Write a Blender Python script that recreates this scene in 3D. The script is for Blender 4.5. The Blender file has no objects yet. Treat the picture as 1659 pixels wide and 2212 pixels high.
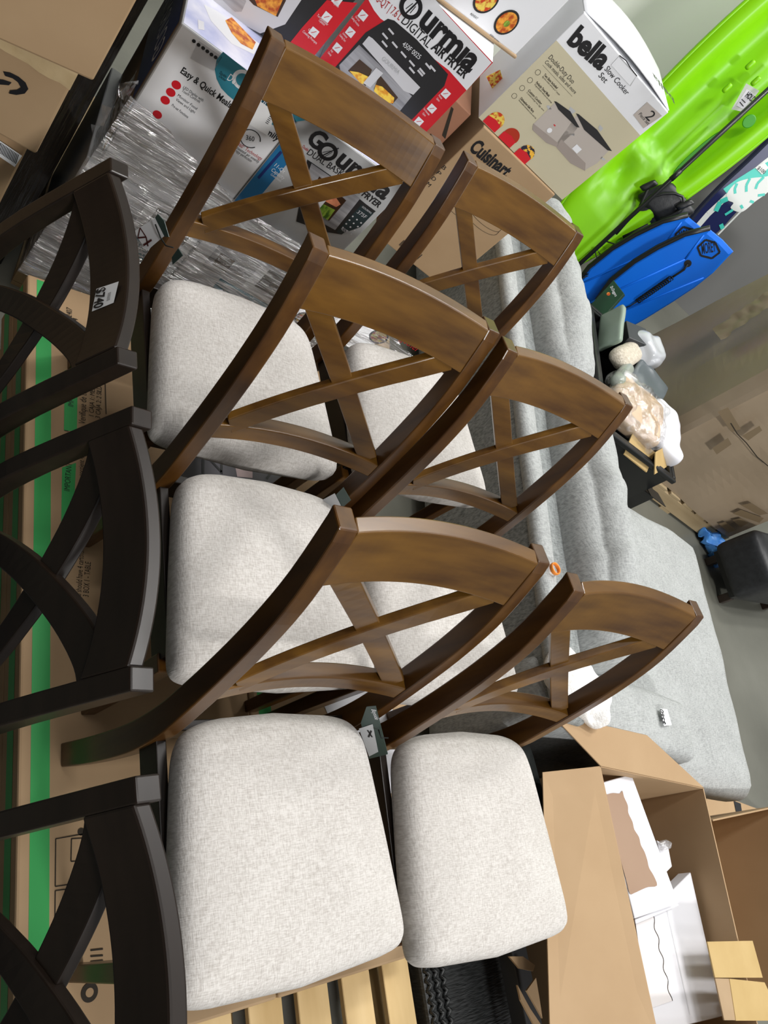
import bpy, bmesh, math, random
from mathutils import Vector, Matrix, noise
C = bpy.context.scene.collection
V = Vector
rnd = random.Random(7)

# ---------------------------------------------------------------- camera
F_PX, CX, CY, HCAM = 1680.0, 829.5, 1106.0, 2.10
d0 = V((-1683, 1025, F_PX)).normalized()
dY = V((-699, -3946, F_PX)); dY = (dY - d0 * dY.dot(d0)).normalized()
dZ = -d0
dX = dY.cross(dZ)
def c2w(v): return V((dX.dot(v), dY.dot(v), dZ.dot(v)))
CAM = V((0, 0, HCAM))
cam = bpy.data.cameras.new('camera'); cam.sensor_fit = 'HORIZONTAL'; cam.sensor_width = 36
cam.lens = F_PX / 1659 * 36; cam.clip_start = 0.02
co = bpy.data.objects.new('camera', cam); C.objects.link(co)
r_, u_, b_ = c2w(V((1, 0, 0))), c2w(V((0, -1, 0))), c2w(V((0, 0, -1)))
co.matrix_world = Matrix(((r_.x, u_.x, b_.x, 0), (r_.y, u_.y, b_.y, 0), (r_.z, u_.z, b_.z, HCAM), (0, 0, 0, 1)))
bpy.context.scene.camera = co
def ray(x, y): return c2w(V((x - CX, y - CY, F_PX)).normalized())
def at(x, y, axis, val):
    r = ray(x, y); return CAM + r * ((val - CAM[axis]) / r[axis])

# ---------------------------------------------------------------- world, lamps, exposure
sc = bpy.context.scene
sc.view_settings.view_transform = 'Standard'; sc.view_settings.look = 'None'
sc.view_settings.exposure = -0.38; sc.view_settings.gamma = 1.0; sc.view_settings.use_curve_mapping = False
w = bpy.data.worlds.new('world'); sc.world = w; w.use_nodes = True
# invented directional background: dim on the left to keep side faces of wood dark
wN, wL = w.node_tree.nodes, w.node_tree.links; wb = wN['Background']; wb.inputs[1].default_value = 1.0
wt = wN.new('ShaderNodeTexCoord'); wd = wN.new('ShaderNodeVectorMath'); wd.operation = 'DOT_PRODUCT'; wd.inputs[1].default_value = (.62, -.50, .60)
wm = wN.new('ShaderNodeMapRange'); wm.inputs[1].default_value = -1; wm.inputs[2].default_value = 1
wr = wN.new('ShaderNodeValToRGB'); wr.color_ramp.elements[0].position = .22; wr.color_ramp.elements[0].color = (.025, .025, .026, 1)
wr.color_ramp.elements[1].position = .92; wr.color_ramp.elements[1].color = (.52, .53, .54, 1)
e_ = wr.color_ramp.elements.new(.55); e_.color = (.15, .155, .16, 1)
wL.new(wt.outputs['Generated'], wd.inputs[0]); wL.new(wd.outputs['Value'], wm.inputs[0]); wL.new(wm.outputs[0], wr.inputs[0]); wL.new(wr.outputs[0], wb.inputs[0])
def lamp(loc, sx, sy, power, col=(1, 0.985, 0.965), target=None):
    l = bpy.data.lights.new('high_bay_or_fill_lamp', 'AREA'); l.shape = 'RECTANGLE'; l.size = sx; l.size_y = sy
    l.energy = power; l.color = col
    o = bpy.data.objects.new('high_bay_or_fill_lamp', l); C.objects.link(o); o.location = loc
    if target: o.rotation_euler = (V(target) - V(loc)).to_track_quat('-Z', 'Y').to_euler()
    return o
lamp((2.3, 1.7, 6.5), 1.4, 0.5, 225)
lamp((5.2, 2.9, 6.5), 1.4, 0.5, 190)  # unseen lamp added to brighten the back wall and kayak
lamp((1.6, -7.0, 6.3), 1.6, 0.6, 640, target=(1.6, 2.0, .8))  # unseen frontal fill, added to lift the upright box fronts
lamp((-1.9, -.4, 6.5), 1.4, 0.5, 14)
lamp((.3, .7, 6.5), 1.2, 0.5, 75)
lamp((5.5, 0.6, 6.5), 1.4, 0.5, 130)
lamp((5.6, -4.0, 6.5), 1.4, 0.5, 80)

# ---------------------------------------------------------------- materials
def mat(name, col, rough=0.5, spec=0.5, metal=0.0, alpha=None, coat=0.0):
    m = bpy.data.materials.new(name); m.use_nodes = True
    b = m.node_tree.nodes['Principled BSDF']
    b.inputs['Base Color'].default_value = (*col, 1); b.inputs['Roughness'].default_value = rough
    b.inputs['Specular IOR Level'].default_value = spec; b.inputs['Metallic'].default_value = metal
    if coat: b.inputs['Coat Weight'].default_value = coat; b.inputs['Coat Roughness'].default_value = 0.15
    return m
def nodes(m): return m.node_tree.nodes, m.node_tree.links, m.node_tree.nodes['Principled BSDF']
def noisy(name, c1, c2, scale=(5, 5, 5), detail=6, rough=0.5, spec=0.5, bump=0.0, bscale=None, lo=.3, hi=.7, coat=0.0, bdist=.01):
    m = mat(name, c1, rough, spec, coat=coat); N, L, b = nodes(m)
    tc = N.new('ShaderNodeTexCoord'); mp = N.new('ShaderNodeMapping'); mp.inputs['Scale'].default_value = scale
    L.new(tc.outputs['Object'], mp.inputs[0])
    nz = N.new('ShaderNodeTexNoise'); nz.inputs['Scale'].default_value = 1; nz.inputs['Detail'].default_value = detail
    L.new(mp.outputs[0], nz.inputs['Vector'])
    cr = N.new('ShaderNodeValToRGB'); cr.color_ramp.elements[0].position = lo; cr.color_ramp.elements[1].position = hi
    cr.color_ramp.elements[0].color = (*c1, 1); cr.color_ramp.elements[1].color = (*c2, 1)
    L.new(nz.outputs[0], cr.inputs[0]); L.new(cr.outputs[0], b.inputs['Base Color'])
    if bump:
        src = nz
        if bscale:
            src = N.new('ShaderNodeTexNoise'); src.inputs['Scale'].default_value = bscale; src.inputs['Detail'].default_value = 3
            L.new(tc.outputs['Object'], src.inputs['Vector'])
        bp = N.new('ShaderNodeBump'); bp.inputs['Strength'].default_value = bump; bp.inputs['Distance'].default_value = bdist
        L.new(src.outputs[0], bp.inputs['Height']); L.new(bp.outputs[0], b.inputs['Normal'])
    return m
def weave(name, c1, c2, s1=420, s2=380, rough=0.9, bump=.3, slub=6):
    """woven cloth: fine crossing threads with slubs"""
    m = mat(name, c1, rough, 0.25); N, L, b = nodes(m)
    b.inputs['Sheen Weight'].default_value = 0.15
    tc = N.new('ShaderNodeTexCoord')
    outs = []
    for ax, s in (((s1, s1 * .16, 60), 1), ((s2 * .16, s2, 60), 1)):
        mp = N.new('ShaderNodeMapping'); mp.inputs['Scale'].default_value = ax; L.new(tc.outputs['Object'], mp.inputs[0])
        nz = N.new('ShaderNodeTexNoise'); nz.inputs['Scale'].default_value = s; nz.inputs['Detail'].default_value = 3
        L.new(mp.outputs[0], nz.inputs['Vector']); outs.append(nz)
    ad = N.new('ShaderNodeMath'); ad.operation = 'ADD'; L.new(outs[0].outputs[0], ad.inputs[0]); L.new(outs[1].outputs[0], ad.inputs[1])
    big = N.new('ShaderNodeTexNoise'); big.inputs['Scale'].default_value = slub; big.inputs['Detail'].default_value = 4
    L.new(tc.outputs['Object'], big.inputs['Vector'])
    mu = N.new('ShaderNodeMath'); mu.operation = 'MULTIPLY_ADD'; mu.inputs[1].default_value = .4; L.new(big.outputs[0], mu.inputs[0]); L.new(ad.outputs[0], mu.inputs[2])
    cr = N.new('ShaderNodeValToRGB'); cr.color_ramp.elements[0].position = .86; cr.color_ramp.elements[1].position = 1.36
    cr.color_ramp.elements[0].color = (*c1, 1); cr.color_ramp.elements[1].color = (*c2, 1)
    dv = mu
    L.new(dv.outputs[0], cr.inputs[0]); L.new(cr.outputs[0], b.inputs['Base Color'])
    mr = N.new('ShaderNodeMapRange'); mr.inputs[1].default_value = .6; mr.inputs[2].default_value = 1.6
    L.new(dv.outputs[0], mr.inputs[0]); cr.color_ramp.elements[0].position = .25; cr.color_ramp.elements[1].position = .8
    L.new(mr.outputs[0], cr.inputs[0])
    bp = N.new('ShaderNodeBump'); bp.inputs['Strength'].default_value = bump; bp.inputs['Distance'].default_value = .002
    L.new(ad.outputs[0], bp.inputs['Height']); L.new(bp.outputs[0], b.inputs['Normal'])
    return m
MW = noisy('stained_hardwood', (.038, .0135, .003), (.100, .042, .007), (26, 26, 3), 5, .30, .32, coat=.10)
MWx = noisy('stained_hardwood_rail', (.062, .025, .004), (.155, .072, .010), (4, 26, 26), 5, .30, .32, coat=.10)
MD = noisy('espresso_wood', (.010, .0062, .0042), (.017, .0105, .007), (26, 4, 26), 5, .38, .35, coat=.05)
SEAT = weave('oatmeal_linen', (.40, .37, .34), (.62, .595, .565), 560, 520)
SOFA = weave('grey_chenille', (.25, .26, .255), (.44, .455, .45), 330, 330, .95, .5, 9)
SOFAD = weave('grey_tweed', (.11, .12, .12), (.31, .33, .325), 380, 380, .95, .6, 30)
CARD = noisy('kraft_cardboard', (.37, .245, .135), (.43, .295, .17), (3, 3, 3), 6, .75, .25)
CARDB = noisy('old_kraft_cardboard', (.33, .225, .125), (.41, .29, .175), (3, 3, 3), 6, .7, .3, bump=.15, bscale=6)
CARDY = noisy('yellowed_cardboard', (.45, .31, .125), (.52, .37, .165), (6, 6, 6), 6, .7, .3)
CARDG = noisy('gaylord_cardboard', (.27, .205, .135), (.335, .26, .18), (2, 2, 3), 6, .33, .6, bump=.25, bscale=3)
CARDP = noisy('pink_brown_cardboard', (.30, .13, .075), (.36, .17, .10), (3, 3, 3), 6, .6, .3)
EDGE = noisy('corrugated_edge', (.38, .24, .11), (.62, .45, .26), (160, 160, 160), 2, .9, .1)
PINE = noisy('pallet_pine', (.52, .36, .16), (.74, .56, .30), (9, 1.6, 9), 7, .7, .3, bump=.2)
PINEG = noisy('weathered_pine', (.30, .22, .12), (.46, .36, .22), (1.6, 9, 9), 7, .8, .2, bump=.2)
FLOOR = noisy('sealed_concrete', (.105, .105, .085), (.185, .185, .155), (1.3, 1.3, 1.3), 10, .42, .4, bump=.05, bscale=40)
WALL = noisy('painted_wall', (.78, .80, .72), (.82, .84, .77), (.6, .6, .6), 3, .6, .3)
WALLG = noisy('darker_grey_wall', (.17, .17, .165), (.20, .20, .195), (.8, .8, .8), 3, .5, .4)
WHITE = mat('white_print', (.80, .81, .84), .35, .5)
PAPER = mat('white_paper', (.70, .70, .74), .55, .4)
GREYP = mat('grey_print', (.46, .47, .48), .35, .5)
INK = mat('black_ink', (.012, .012, .014), .35, .5)
INKB = mat('box_black_print', (.022, .022, .024), .3, .5)
INKBR = mat('brown_black_ink', (.035, .028, .02), .7, .2)
RED = mat('red_print', (.62, .014, .025), .35, .5)
REDI = mat('red_ink', (.45, .02, .02), .4, .4)
TEAL = mat('teal_print', (.03, .22, .30), .35, .5)
BLUEP = mat('blue_print', (.02, .16, .36), .3, .5)
NAVY = mat('navy_print', (.015, .03, .16), .35, .5)
LILAC = noisy('lilac_marble_print', (.45, .48, .72), (.80, .80, .90), (9, 9, 9), 6, .35, .5, lo=.35, hi=.6)
STEEL = noisy('steel_picture', (.22, .22, .24), (.50, .50, .53), (3, 3, 60), 4, .3, .5)
STEELH = mat('bright_steel_picture', (.62, .62, .65), .3, .5)
CREAM = mat('cream_print', (.56, .51, .36), .42, .4)
TAUPE = mat('taupe_print', (.48, .43, .39), .4, .4)
TAUPED = mat('dark_taupe_print', (.34, .29, .26), .4, .4)
ORANGE = noisy('roast_picture', (.45, .07, .01), (.85, .38, .05), (60, 60, 60), 4, .35, .5, lo=.4, hi=.6)
FRIES = noisy('fries_picture', (.75, .30, .02), (.95, .65, .08), (70, 70, 70), 3, .35, .5, lo=.4, hi=.6)
GREENV = noisy('asparagus_picture', (.05, .13, .01), (.30, .45, .05), (90, 90, 30), 3, .35, .5, lo=.4, hi=.6)
SALMON = noisy('salmon_picture', (.55, .13, .06), (.80, .33, .17), (50, 50, 50), 3, .35, .5)
WINDK = mat('oven_window_picture', (.05, .022, .010), .3, .5)
FOODM = noisy('mixed_food_picture', (.55, .05, .01), (.80, .60, .10), (75, 75, 75), 4, .35, .5, lo=.42, hi=.55)
GREENS = mat('green_stripe_print', (.045, .36, .095), .5, .3)
BLACKP = mat('black_plastic', (.012, .013, .013), .35, .5)
BLACKM = mat('black_fabric', (.010, .012, .011), .9, .2)
LEATHER = noisy('black_leather', (.012, .013, .015), (.022, .024, .027), (30, 30, 30), 4, .45, .5, bump=.2)
LIME = noisy('lime_polyethylene', (.215, .60, .0015), (.25, .66, .002), (2, 2, 2), 4, .36, .45)
BLUEB = noisy('blue_foam_skin', (.002, .155, .80), (.003, .185, .90), (3, 3, 3), 3, .42, .4)
NAVYB = mat('navy_board_skin', (.006, .012, .085), .35, .5)
TEALB = mat('aqua_graphic', (.05, .58, .50), .4, .5)
WHITEB = mat('white_graphic', (.74, .76, .76), .4, .5)
TAG = mat('dark_green_card', (.03, .055, .048), .4, .5)
TAGC = mat('grey_card_edge', (.30, .31, .30), .5, .4)
LABEL = mat('price_label_paper', (.84, .85, .86), .5, .4)
GLOVE = noisy('blue_nitrile', (.05, .25, .80), (.12, .40, .92), (20, 20, 20), 3, .4, .5)
TOWEL = noisy('white_terry', (.72, .70, .66), (.84, .84, .84), (60, 60, 60), 4, .95, .2, bump=.4, bscale=150)
TAPEO = mat('orange_tape_core', (.85, .26, .03), .4, .5)
WICK = noisy('black_wicker', (.006, .007, .007), (.03, .032, .032), (30, 160, 60), 3, .45, .5, bump=.8, bdist=.004)
METALG = mat('charcoal_metal', (.035, .036, .038), .4, .5)
CORD = mat('black_cord', (.01, .012, .011), .6, .3)

def film(name, tint=(1, 1, 1), gloss=.35, rough=.06, scale=(8, 60, 60), bump=1.0, dist=.01, opac=.12):
    """clear stretch film: mostly transparent, glossy wrinkles, a little haze, white streaks painted as highlights"""
    m = bpy.data.materials.new(name); m.use_nodes = True; N, L = m.node_tree.nodes, m.node_tree.links
    for n in list(N): N.remove(n)
    out = N.new('ShaderNodeOutputMaterial'); tr = N.new('ShaderNodeBsdfTransparent'); tr.inputs[0].default_value = (*tint, 1)
    gl = N.new('ShaderNodeBsdfGlossy'); gl.inputs['Roughness'].default_value = rough
    df = N.new('ShaderNodeBsdfDiffuse'); df.inputs[0].default_value = (.8, .8, .82, 1)
    tc = N.new('ShaderNodeTexCoord'); mp = N.new('ShaderNodeMapping'); mp.inputs['Scale'].default_value = scale
    nz = N.new('ShaderNodeTexNoise'); nz.inputs['Scale'].default_value = 1; nz.inputs['Detail'].default_value = 7; nz.inputs['Distortion'].default_value = 1.2
    L.new(tc.outputs['Object'], mp.inputs[0]); L.new(mp.outputs[0], nz.inputs['Vector'])
    bp = N.new('ShaderNodeBump'); bp.inputs['Strength'].default_value = bump; bp.inputs['Distance'].default_value = dist
    L.new(nz.outputs[0], bp.inputs['Height']); L.new(bp.outputs[0], gl.inputs['Normal'])
    cr = N.new('ShaderNodeValToRGB'); cr.color_ramp.elements[0].position = .47; cr.color_ramp.elements[1].position = .66
    cr.color_ramp.elements[0].color = (.03, .03, .03, 1); cr.color_ramp.elements[1].color = (1, 1, 1, 1)
    L.new(nz.outputs[0], cr.inputs[0])
    mm = N.new('ShaderNodeMath'); mm.operation = 'MULTIPLY'; mm.inputs[1].default_value = opac * 2.6; L.new(cr.outputs[0], mm.inputs[0])  # diffuse white streaks imitate highlights on the wrinkles
    m1 = N.new('ShaderNodeMixShader'); L.new(mm.outputs[0], m1.inputs[0]); L.new(tr.outputs[0], m1.inputs[1]); L.new(df.outputs[0], m1.inputs[2])
    m2 = N.new('ShaderNodeMixShader'); m2.inputs[0].default_value = gloss; L.new(m1.outputs[0], m2.inputs[1]); L.new(gl.outputs[0], m2.inputs[2])
    L.new(m2.outputs[0], out.inputs[0])
    return m
FILM = film('stretch_film', gloss=.40, scale=(6, 6, 75), bump=1, dist=.06, opac=.34, rough=.16)
FILMB = film('clear_bag_film', gloss=.22, scale=(16, 16, 16), bump=.9, dist=.02, opac=.12, rough=.08)
FILMK = mat('black_stretch_film', (.012, .010, .008), .22, .5)
N_, L_, b_n = nodes(FILMK)
_tc = N_.new('ShaderNodeTexCoord'); _mp = N_.new('ShaderNodeMapping'); _mp.inputs['Scale'].default_value = (22, 22, 1.6)
_nz = N_.new('ShaderNodeTexNoise'); _nz.inputs['Scale'].default_value = 1; _nz.inputs['Detail'].default_value = 6; _bp = N_.new('ShaderNodeBump')
_bp.inputs['Distance'].default_value = .04; _bp.inputs['Strength'].default_value = .8
L_.new(_tc.outputs['Object'], _mp.inputs[0]); L_.new(_mp.outputs[0], _nz.inputs['Vector']); L_.new(_nz.outputs[0], _bp.inputs['Height']); L_.new(_bp.outputs[0], b_n.inputs['Normal'])

# ---------------------------------------------------------------- helpers
def thing(name, label, cat, loc=(0, 0, 0), rz=0, group=None):
    o = bpy.data.objects.new(name, None); C.objects.link(o); o.location = loc; o.rotation_euler = (0, 0, math.radians(rz))
    o.empty_display_size = .05
    o['label'] = label; o['category'] = cat
    if group: o['group'] = group
    return o
def tag(o, label, cat, group=None):
    o['label'] = label; o['category'] = cat
    if group: o['group'] = group
    return o
def to_local(p):
    m = Matrix()
    while p is not None: m = Matrix.Translation(p.location) @ p.rotation_euler.to_matrix().to_4x4() @ m; p = p.parent
    return m.inverted()
def mesh(name, vs, fs, m, parent=None, smooth=False, bevel=0, local=False, seg=2, label=None):
    W2 = Matrix() if (parent is None or local) else to_local(parent)
    me = bpy.data.meshes.new(name); me.from_pydata([tuple(W2 @ V(v)) for v in vs], [], fs)
    me.validate(); me.materials.append(m)
    bm = bmesh.new(); bm.from_mesh(me); bmesh.ops.recalc_face_normals(bm, faces=bm.faces); bm.to_mesh(me); bm.free()
    if smooth:
        for p_ in me.polygons: p_.use_smooth = True
    o = bpy.data.objects.new(name, me); C.objects.link(o)
    if parent is not None: o.parent = parent
    if bevel:
        b = o.modifiers.new('bevel', 'BEVEL'); b.width = bevel; b.segments = seg; b.limit_method = 'ANGLE'; b.angle_limit = math.radians(35)
        if not smooth: b.harden_normals = False
    if label: o['label'] = label
    return o
def struct(o): o['kind'] = 'structure'; return o
def loft(rings, caps=True):
    """rings: equal length closed loops"""
    vs, fs = [], []; n = len(rings[0])
    for r in rings: vs += [tuple(p) for p in r]
    for i in range(len(rings) - 1):
        for j in range(n):
            a = i * n + j; b = i * n + (j + 1) % n
            fs.append((a, b, b + n, a + n))
    if caps: fs.append(tuple(range(n - 1, -1, -1))); fs.append(tuple(range((len(rings) - 1) * n, len(rings) * n)))
    return vs, fs
def boxv(x0, x1, y0, y1, z0, z1):
    return [(x0, y0, z0), (x1, y0, z0), (x1, y1, z0), (x0, y1, z0), (x0, y0, z1), (x1, y0, z1), (x1, y1, z1), (x0, y1, z1)], \
           [(0, 3, 2, 1), (4, 5, 6, 7), (0, 1, 5, 4), (1, 2, 6, 5), (2, 3, 7, 6), (3, 0, 4, 7)]
def merge(*parts):
    vs, fs = [], []
    for a, b in parts:
        k = len(vs); vs += list(a); fs += [tuple(i + k for i in f) for f in b]
    return vs, fs
def obox(O, U, Vv, W, u0, u1, v0, v1, w0, w1):
    vs, fs = boxv(u0, u1, v0, v1, w0, w1)
    return [tuple(V(O) + V(U) * a + V(Vv) * b + V(W) * c) for a, b, c in vs], fs
def yaw(a): a = math.radians(a); return V((math.cos(a), math.sin(a), 0)), V((-math.sin(a), math.cos(a), 0))
def tube(pts, r, n=8, closed=False):
    rings = []; pts = [V(p) for p in pts]
    for i, p in enumerate(pts):
        t = (pts[min(i + 1, len(pts) - 1)] - pts[max(i - 1, 0)]).normalized()
        a = t.orthogonal().normalized() if i == 0 else (pa - t * pa.dot(t)).normalized()
        pa = a; b = t.cross(a)
        rr = r[i] if isinstance(r, (list, tuple)) else r
        rings.append([p + a * rr * math.cos(k * 2 * math.pi / n) + b * rr * math.sin(k * 2 * math.pi / n) for k in range(n)])
    return loft(rings)
def softbox(O, U, Vv, W, su, sv, sw, r=.05, puff=0.0, n=14, nz=0.0, nscale=4, seed=0, wrinkle=0.0):
    """rounded, puffed cushion; O = centre of bottom; su, sv, sw full sizes"""
    bm = bmesh.new(); bmesh.ops.create_cube(bm, size=2); bmesh.ops.subdivide_edges(bm, edges=bm.edges[:], cuts=n, use_grid_fill=True)
    O, U, Vv, W = V(O), V(U), V(Vv), V(W)
    for v in bm.verts:
        p = v.co.copy()
        q = [math.copysign(min(1, abs(c) ** .8 if False else abs(c)), c) for c in p]
        x, y, z = q[0] * su / 2, q[1] * sv / 2, q[2] * sw / 2
        rr = min(r, su / 2, sv / 2, sw / 2)
        ix, iy, iz = max(-su/2+rr, min(su/2-rr, x)), max(-sv/2+rr, min(sv/2-rr, y)), max(-sw/2+rr, min(sw/2-rr, z))
        d = V((x - ix, y - iy, z - iz))
        if d.length > 1e-9: d = d.normalized() * rr
        x, y, z = ix + d.x, iy + d.y, iz + d.z
        a, b_, c = p
        z += puff * (1 - a * a) * (1 - b_ * b_) * (1 if c > 0 else -0.0 + (c + 1) * .5)
        x += puff * .5 * (1 - b_ * b_) * (1 - c * c) * math.copysign(1, a) * abs(a) ** 3
        y += puff * .5 * (1 - a * a) * (1 - c * c) * math.copysign(1, b_) * abs(b_) ** 3
        P = O + U * x + Vv * y + W * (z + sw / 2)
        if nz: P += W * nz * noise.noise(P * nscale + V((seed, seed, 0))) + U * nz * noise.noise(P * nscale + V((9, seed, 3)))
        if wrinkle:
            k = noise.noise(V((P.x * 5, P.y * 16 + seed, P.z * 5))); P += W * wrinkle * k + U * wrinkle * k
        v.co = P
    vs = [tuple(v.co) for v in bm.verts]; fs = [tuple(v.index for v in f.verts) for f in bm.faces]
    bm.verts.index_update(); fs = [tuple(v.index for v in f.verts) for f in bm.faces]; bm.free()
    return vs, fs
def interp(tab, z):
    for (a, *va), (b, *vb) in zip(tab, tab[1:]):
        if z <= b:
            t = (z - a) / (b - a); t = max(0, t)
            return [p + (q - p) * t for p, q in zip(va, vb)]
    return tab[-1][1:]
def smooth_tab(tab, n):
    """Catmull-Rom resample of (z, a, b) rows"""
    out = []; k = len(tab) - 1
    for i in range(n + 1):
        s = i / n * k; j = min(int(s), k - 1); t = s - j
        p = [V(tab[max(0, min(k, j + d))]) for d in (-1, 0, 1, 2)]
        out.append(0.5 * ((2 * p[1]) + (-p[0] + p[2]) * t + (2*p[0] - 5*p[1] + 4*p[2] - p[3]) * t*t + (-p[0] + 3*p[1] - 3*p[2] + p[3]) * t**3))
    return out

class Face:
    """a flat face: origin O, right U, up W, outward N"""
    def __init__(s, O, U, W):
        s.O, s.U, s.W = V(O), V(U).normalized(), V(W).normalized(); s.N = s.U.cross(s.W).normalized()
        if s.N.dot(CAM - s.O) < 0: s.N = -s.N
    def P(s, u, v, h=0): return s.O + s.U * u + s.W * v + s.N * h
    def px(s, x, y):
        r = ray(x, y); t = s.N.dot(s.O - CAM) / s.N.dot(r); q = CAM + r * t - s.O
        return q.dot(s.U), q.dot(s.W)
    def poly(s, parent, name, pts, m, layer=1, px=False, label=None):
        if px: pts = [s.px(*p) for p in pts]
        o = mesh(name, [s.P(u, v, layer * .0006) for u, v in pts], [tuple(range(len(pts)))], m, parent, label=label)
        return o
    def rect(s, parent, name, u0, v0, u1, v1, m, layer=1): return s.poly(parent, name, [(u0, v0), (u1, v0), (u1, v1), (u0, v1)], m, layer)
    def disc(s, parent, name, u, v, r, m, layer=1, rv=None, n=28, a0=0, a1=360):
        rv = rv or r; k = n if a1 - a0 == 360 else n + 1
        return s.poly(parent, name, [(u + r * math.cos(math.radians(a0 + (a1-a0) * i / n)), v + rv * math.sin(math.radians(a0 + (a1-a0) * i / n))) for i in range(k)], m, layer)
    def multi(s, parent, name, polys, m, layer=1, px=False):
        vs, fs = [], []
        for pts in polys:
            if px: pts = [s.px(*p) for p in pts]
            k = len(vs); vs += [s.P(u, v, layer * .0006) for u, v in pts]; fs.append(tuple(range(k, k + len(pts))))
        return mesh(name, vs, fs, m, parent)
    def line(s, pts, wd):
        out = []
        for a, b in zip(pts, pts[1:]):
            a, b = V((*a, 0)), V((*b, 0)); d = (b - a).normalized(); n = V((-d.y, d.x, 0)) * wd / 2
            out.append([(a + n).xy[:], (b + n).xy[:], (b - n).xy[:], (a - n).xy[:]])
        return out
    def text(s, parent, name, t, a, b, h, m, layer=2, px=True, bold=.0, up=None):
        """text whose baseline runs from a to b, cap height h; up: +1/-1 flips side"""
        if px: a, b = s.px(*a), s.px(*b)
        cu = bpy.data.curves.new('t', 'FONT'); cu.body = t; cu.size = 1; cu.offset = bold; cu.resolution_u = 3
        ob = bpy.data.objects.new('t', cu); C.objects.link(ob)
        dg = bpy.context.evaluated_depsgraph_get(); dg.update()
        me = bpy.data.meshes.new_from_object(ob.evaluated_get(dg)); bpy.data.objects.remove(ob); bpy.data.curves.remove(cu)
        xs = [v.co.x for v in me.vertices]; 
        if not xs: return
        x0, x1 = min(xs), max(xs); a, b = V((*a, 0)), V((*b, 0)); W_ = (b - a).length; d = (b - a).normalized(); n = V((-d.y, d.x, 0)) * (up or 1)
        for v in me.vertices:
            q = a + d * ((v.co.x - x0) / (x1 - x0) * W_) + n * (v.co.y / .69 * h); v.co = s.P(q.x, q.y, layer * .0006)
        W2 = to_local(parent)
        for v in me.vertices: v.co = W2 @ v.co
        me.materials.clear(); me.materials.append(m); me.name = name
        o = bpy.data.objects.new(name, me); C.objects.link(o); o.parent = parent
        return o
UP = V((0, 0, 1))
# ================================================================ structure
fl = struct(mesh('floor', [(-5, -6, 0), (12, -6, 0), (12, 14, 0), (-5, 14, 0)], [(0, 1, 2, 3)], FLOOR))
wu, wn = yaw(-19)
WP = V((4.62, 4.62, 0))
vs, fs = obox(WP, wu, wn, UP, -9, 9, 0, .15, 0, 7)
struct(mesh('wall_back', vs, fs, WALL))
vs, fs = obox(WP, wu, wn, UP, .55, 9, -.012, -.001, 0, 1.55)
struct(mesh('trim_1', vs, fs, WALLG))      # thin darker grey panel over the lower wall

# ================================================================ pallet and flat cartons under the chairs
def pallet(label, x0, y0, lx, ly, rz, m, group=None, nb=7, along='y', h=.14):
    t = thing('wooden_pallet', label, 'pallet', (x0, y0, 0), rz, group)
    n = nb; bw = .10
    for i in range(n):
        c = i * (lx - bw) / (n - 1)
        vs, fs = boxv(c, c + bw, 0, ly, h - .02, h); mesh('deck_board', vs, fs, m, t, local=True, bevel=.002, seg=1)
    for j in range(3):
        c = j * (ly - .04) / 2
        vs, fs = boxv(0, lx, c, c + .04, .018, h - .0205); mesh('stringer', vs, fs, m, t, local=True, bevel=.002, seg=1)
    for i in range(3):
        c = i * (lx - bw) / 2
        vs, fs = boxv(c, c + bw, 0, ly, 0, .0175); mesh('bottom_board', vs, fs, m, t, local=True)
    return t
pallet('new pine pallet whose front boards stick out below the nearest light seats', .60, -.66, 1.14, 2.2, 0, PINE, nb=8)

def carton(name, label, cat, O, rz, w, d, h, m, group=None, bevel=.004):
    t = thing(name, label, cat, O, rz, group)
    vs, fs = boxv(0, w, 0, d, 0, h); mesh('box_body', vs, fs, m, t, local=True, bevel=bevel)
    U, Wd = yaw(rz)
    return t, Face(O, U, UP), Face(V(O) + UP * h, U, Wd)

# four long flat table cartons
tops = []
for i, (x, z, lab) in enumerate([
        (.567, .14, 'long kraft carton with green stripe, lower one at the left under the chairs'),
        (1.14, .14, 'long kraft carton, lower one under the right row of chairs'),
        (.567, .2505, 'long kraft carton with green stripe and black text carrying the left row of chairs'),
        (1.14, .2505, 'long kraft carton carrying the right row of chairs')]):
    t, ff, tf = carton('flat_carton', lab, 'cardboard box', (x, -.275, z), 0, .57, 1.84, .1095, CARD, 'flat table cartons on the pallet', bevel=.006)
    tf.rect(t, 'green_stripe', .024, .01, .063, 1.83, GREENS)
    sf = Face((x, -.275, z), V((0, 1, 0)), UP)
    sf.rect(t, 'green_stripe', .01, .035, 1.83, .075, GREENS)
    tops.append((t, tf, sf))
t, tf, sf = tops[2]
# top print of the left carton: pixels on the plane z = .36
tf.poly(t, 'green_panel', [(140, 800), (168, 800), (166, 932), (138, 930)], GREENS, 1, px=True)
tf.poly(t, 'green_panel', [(134, 1010), (164, 1000), (160, 1095), (132, 1130)], GREENS, 1, px=True)
tf.text(t, 'lettering', 'IMPORTANTE', (158, 880), (164, 815), .014, INK, up=1)
tf.text(t, 'lettering', 'IMPORTANT', (150, 1062), (155, 1002), .014, INK)
tf.text(t, 'lettering', 'Verifique de tener 4 cajas:', (184, 918), (189, 795), .018, INKBR)
tf.text(t, 'lettering', '1 CAJA 1: MESA', (202, 900), (205, 832), .013, INKBR)
tf.text(t, 'lettering', '3 CAJA 2: 2 SILLAS', (216, 905), (220, 828), .013, INKBR)
tf.text(t, 'lettering', 'You should have 4 cartons:', (174, 1300), (181, 1190), .014, INKBR)
tf.text(t, 'lettering', '3 BOX 1 - TABLE', (191, 1290), (196, 1215), .014, INKBR)
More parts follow.
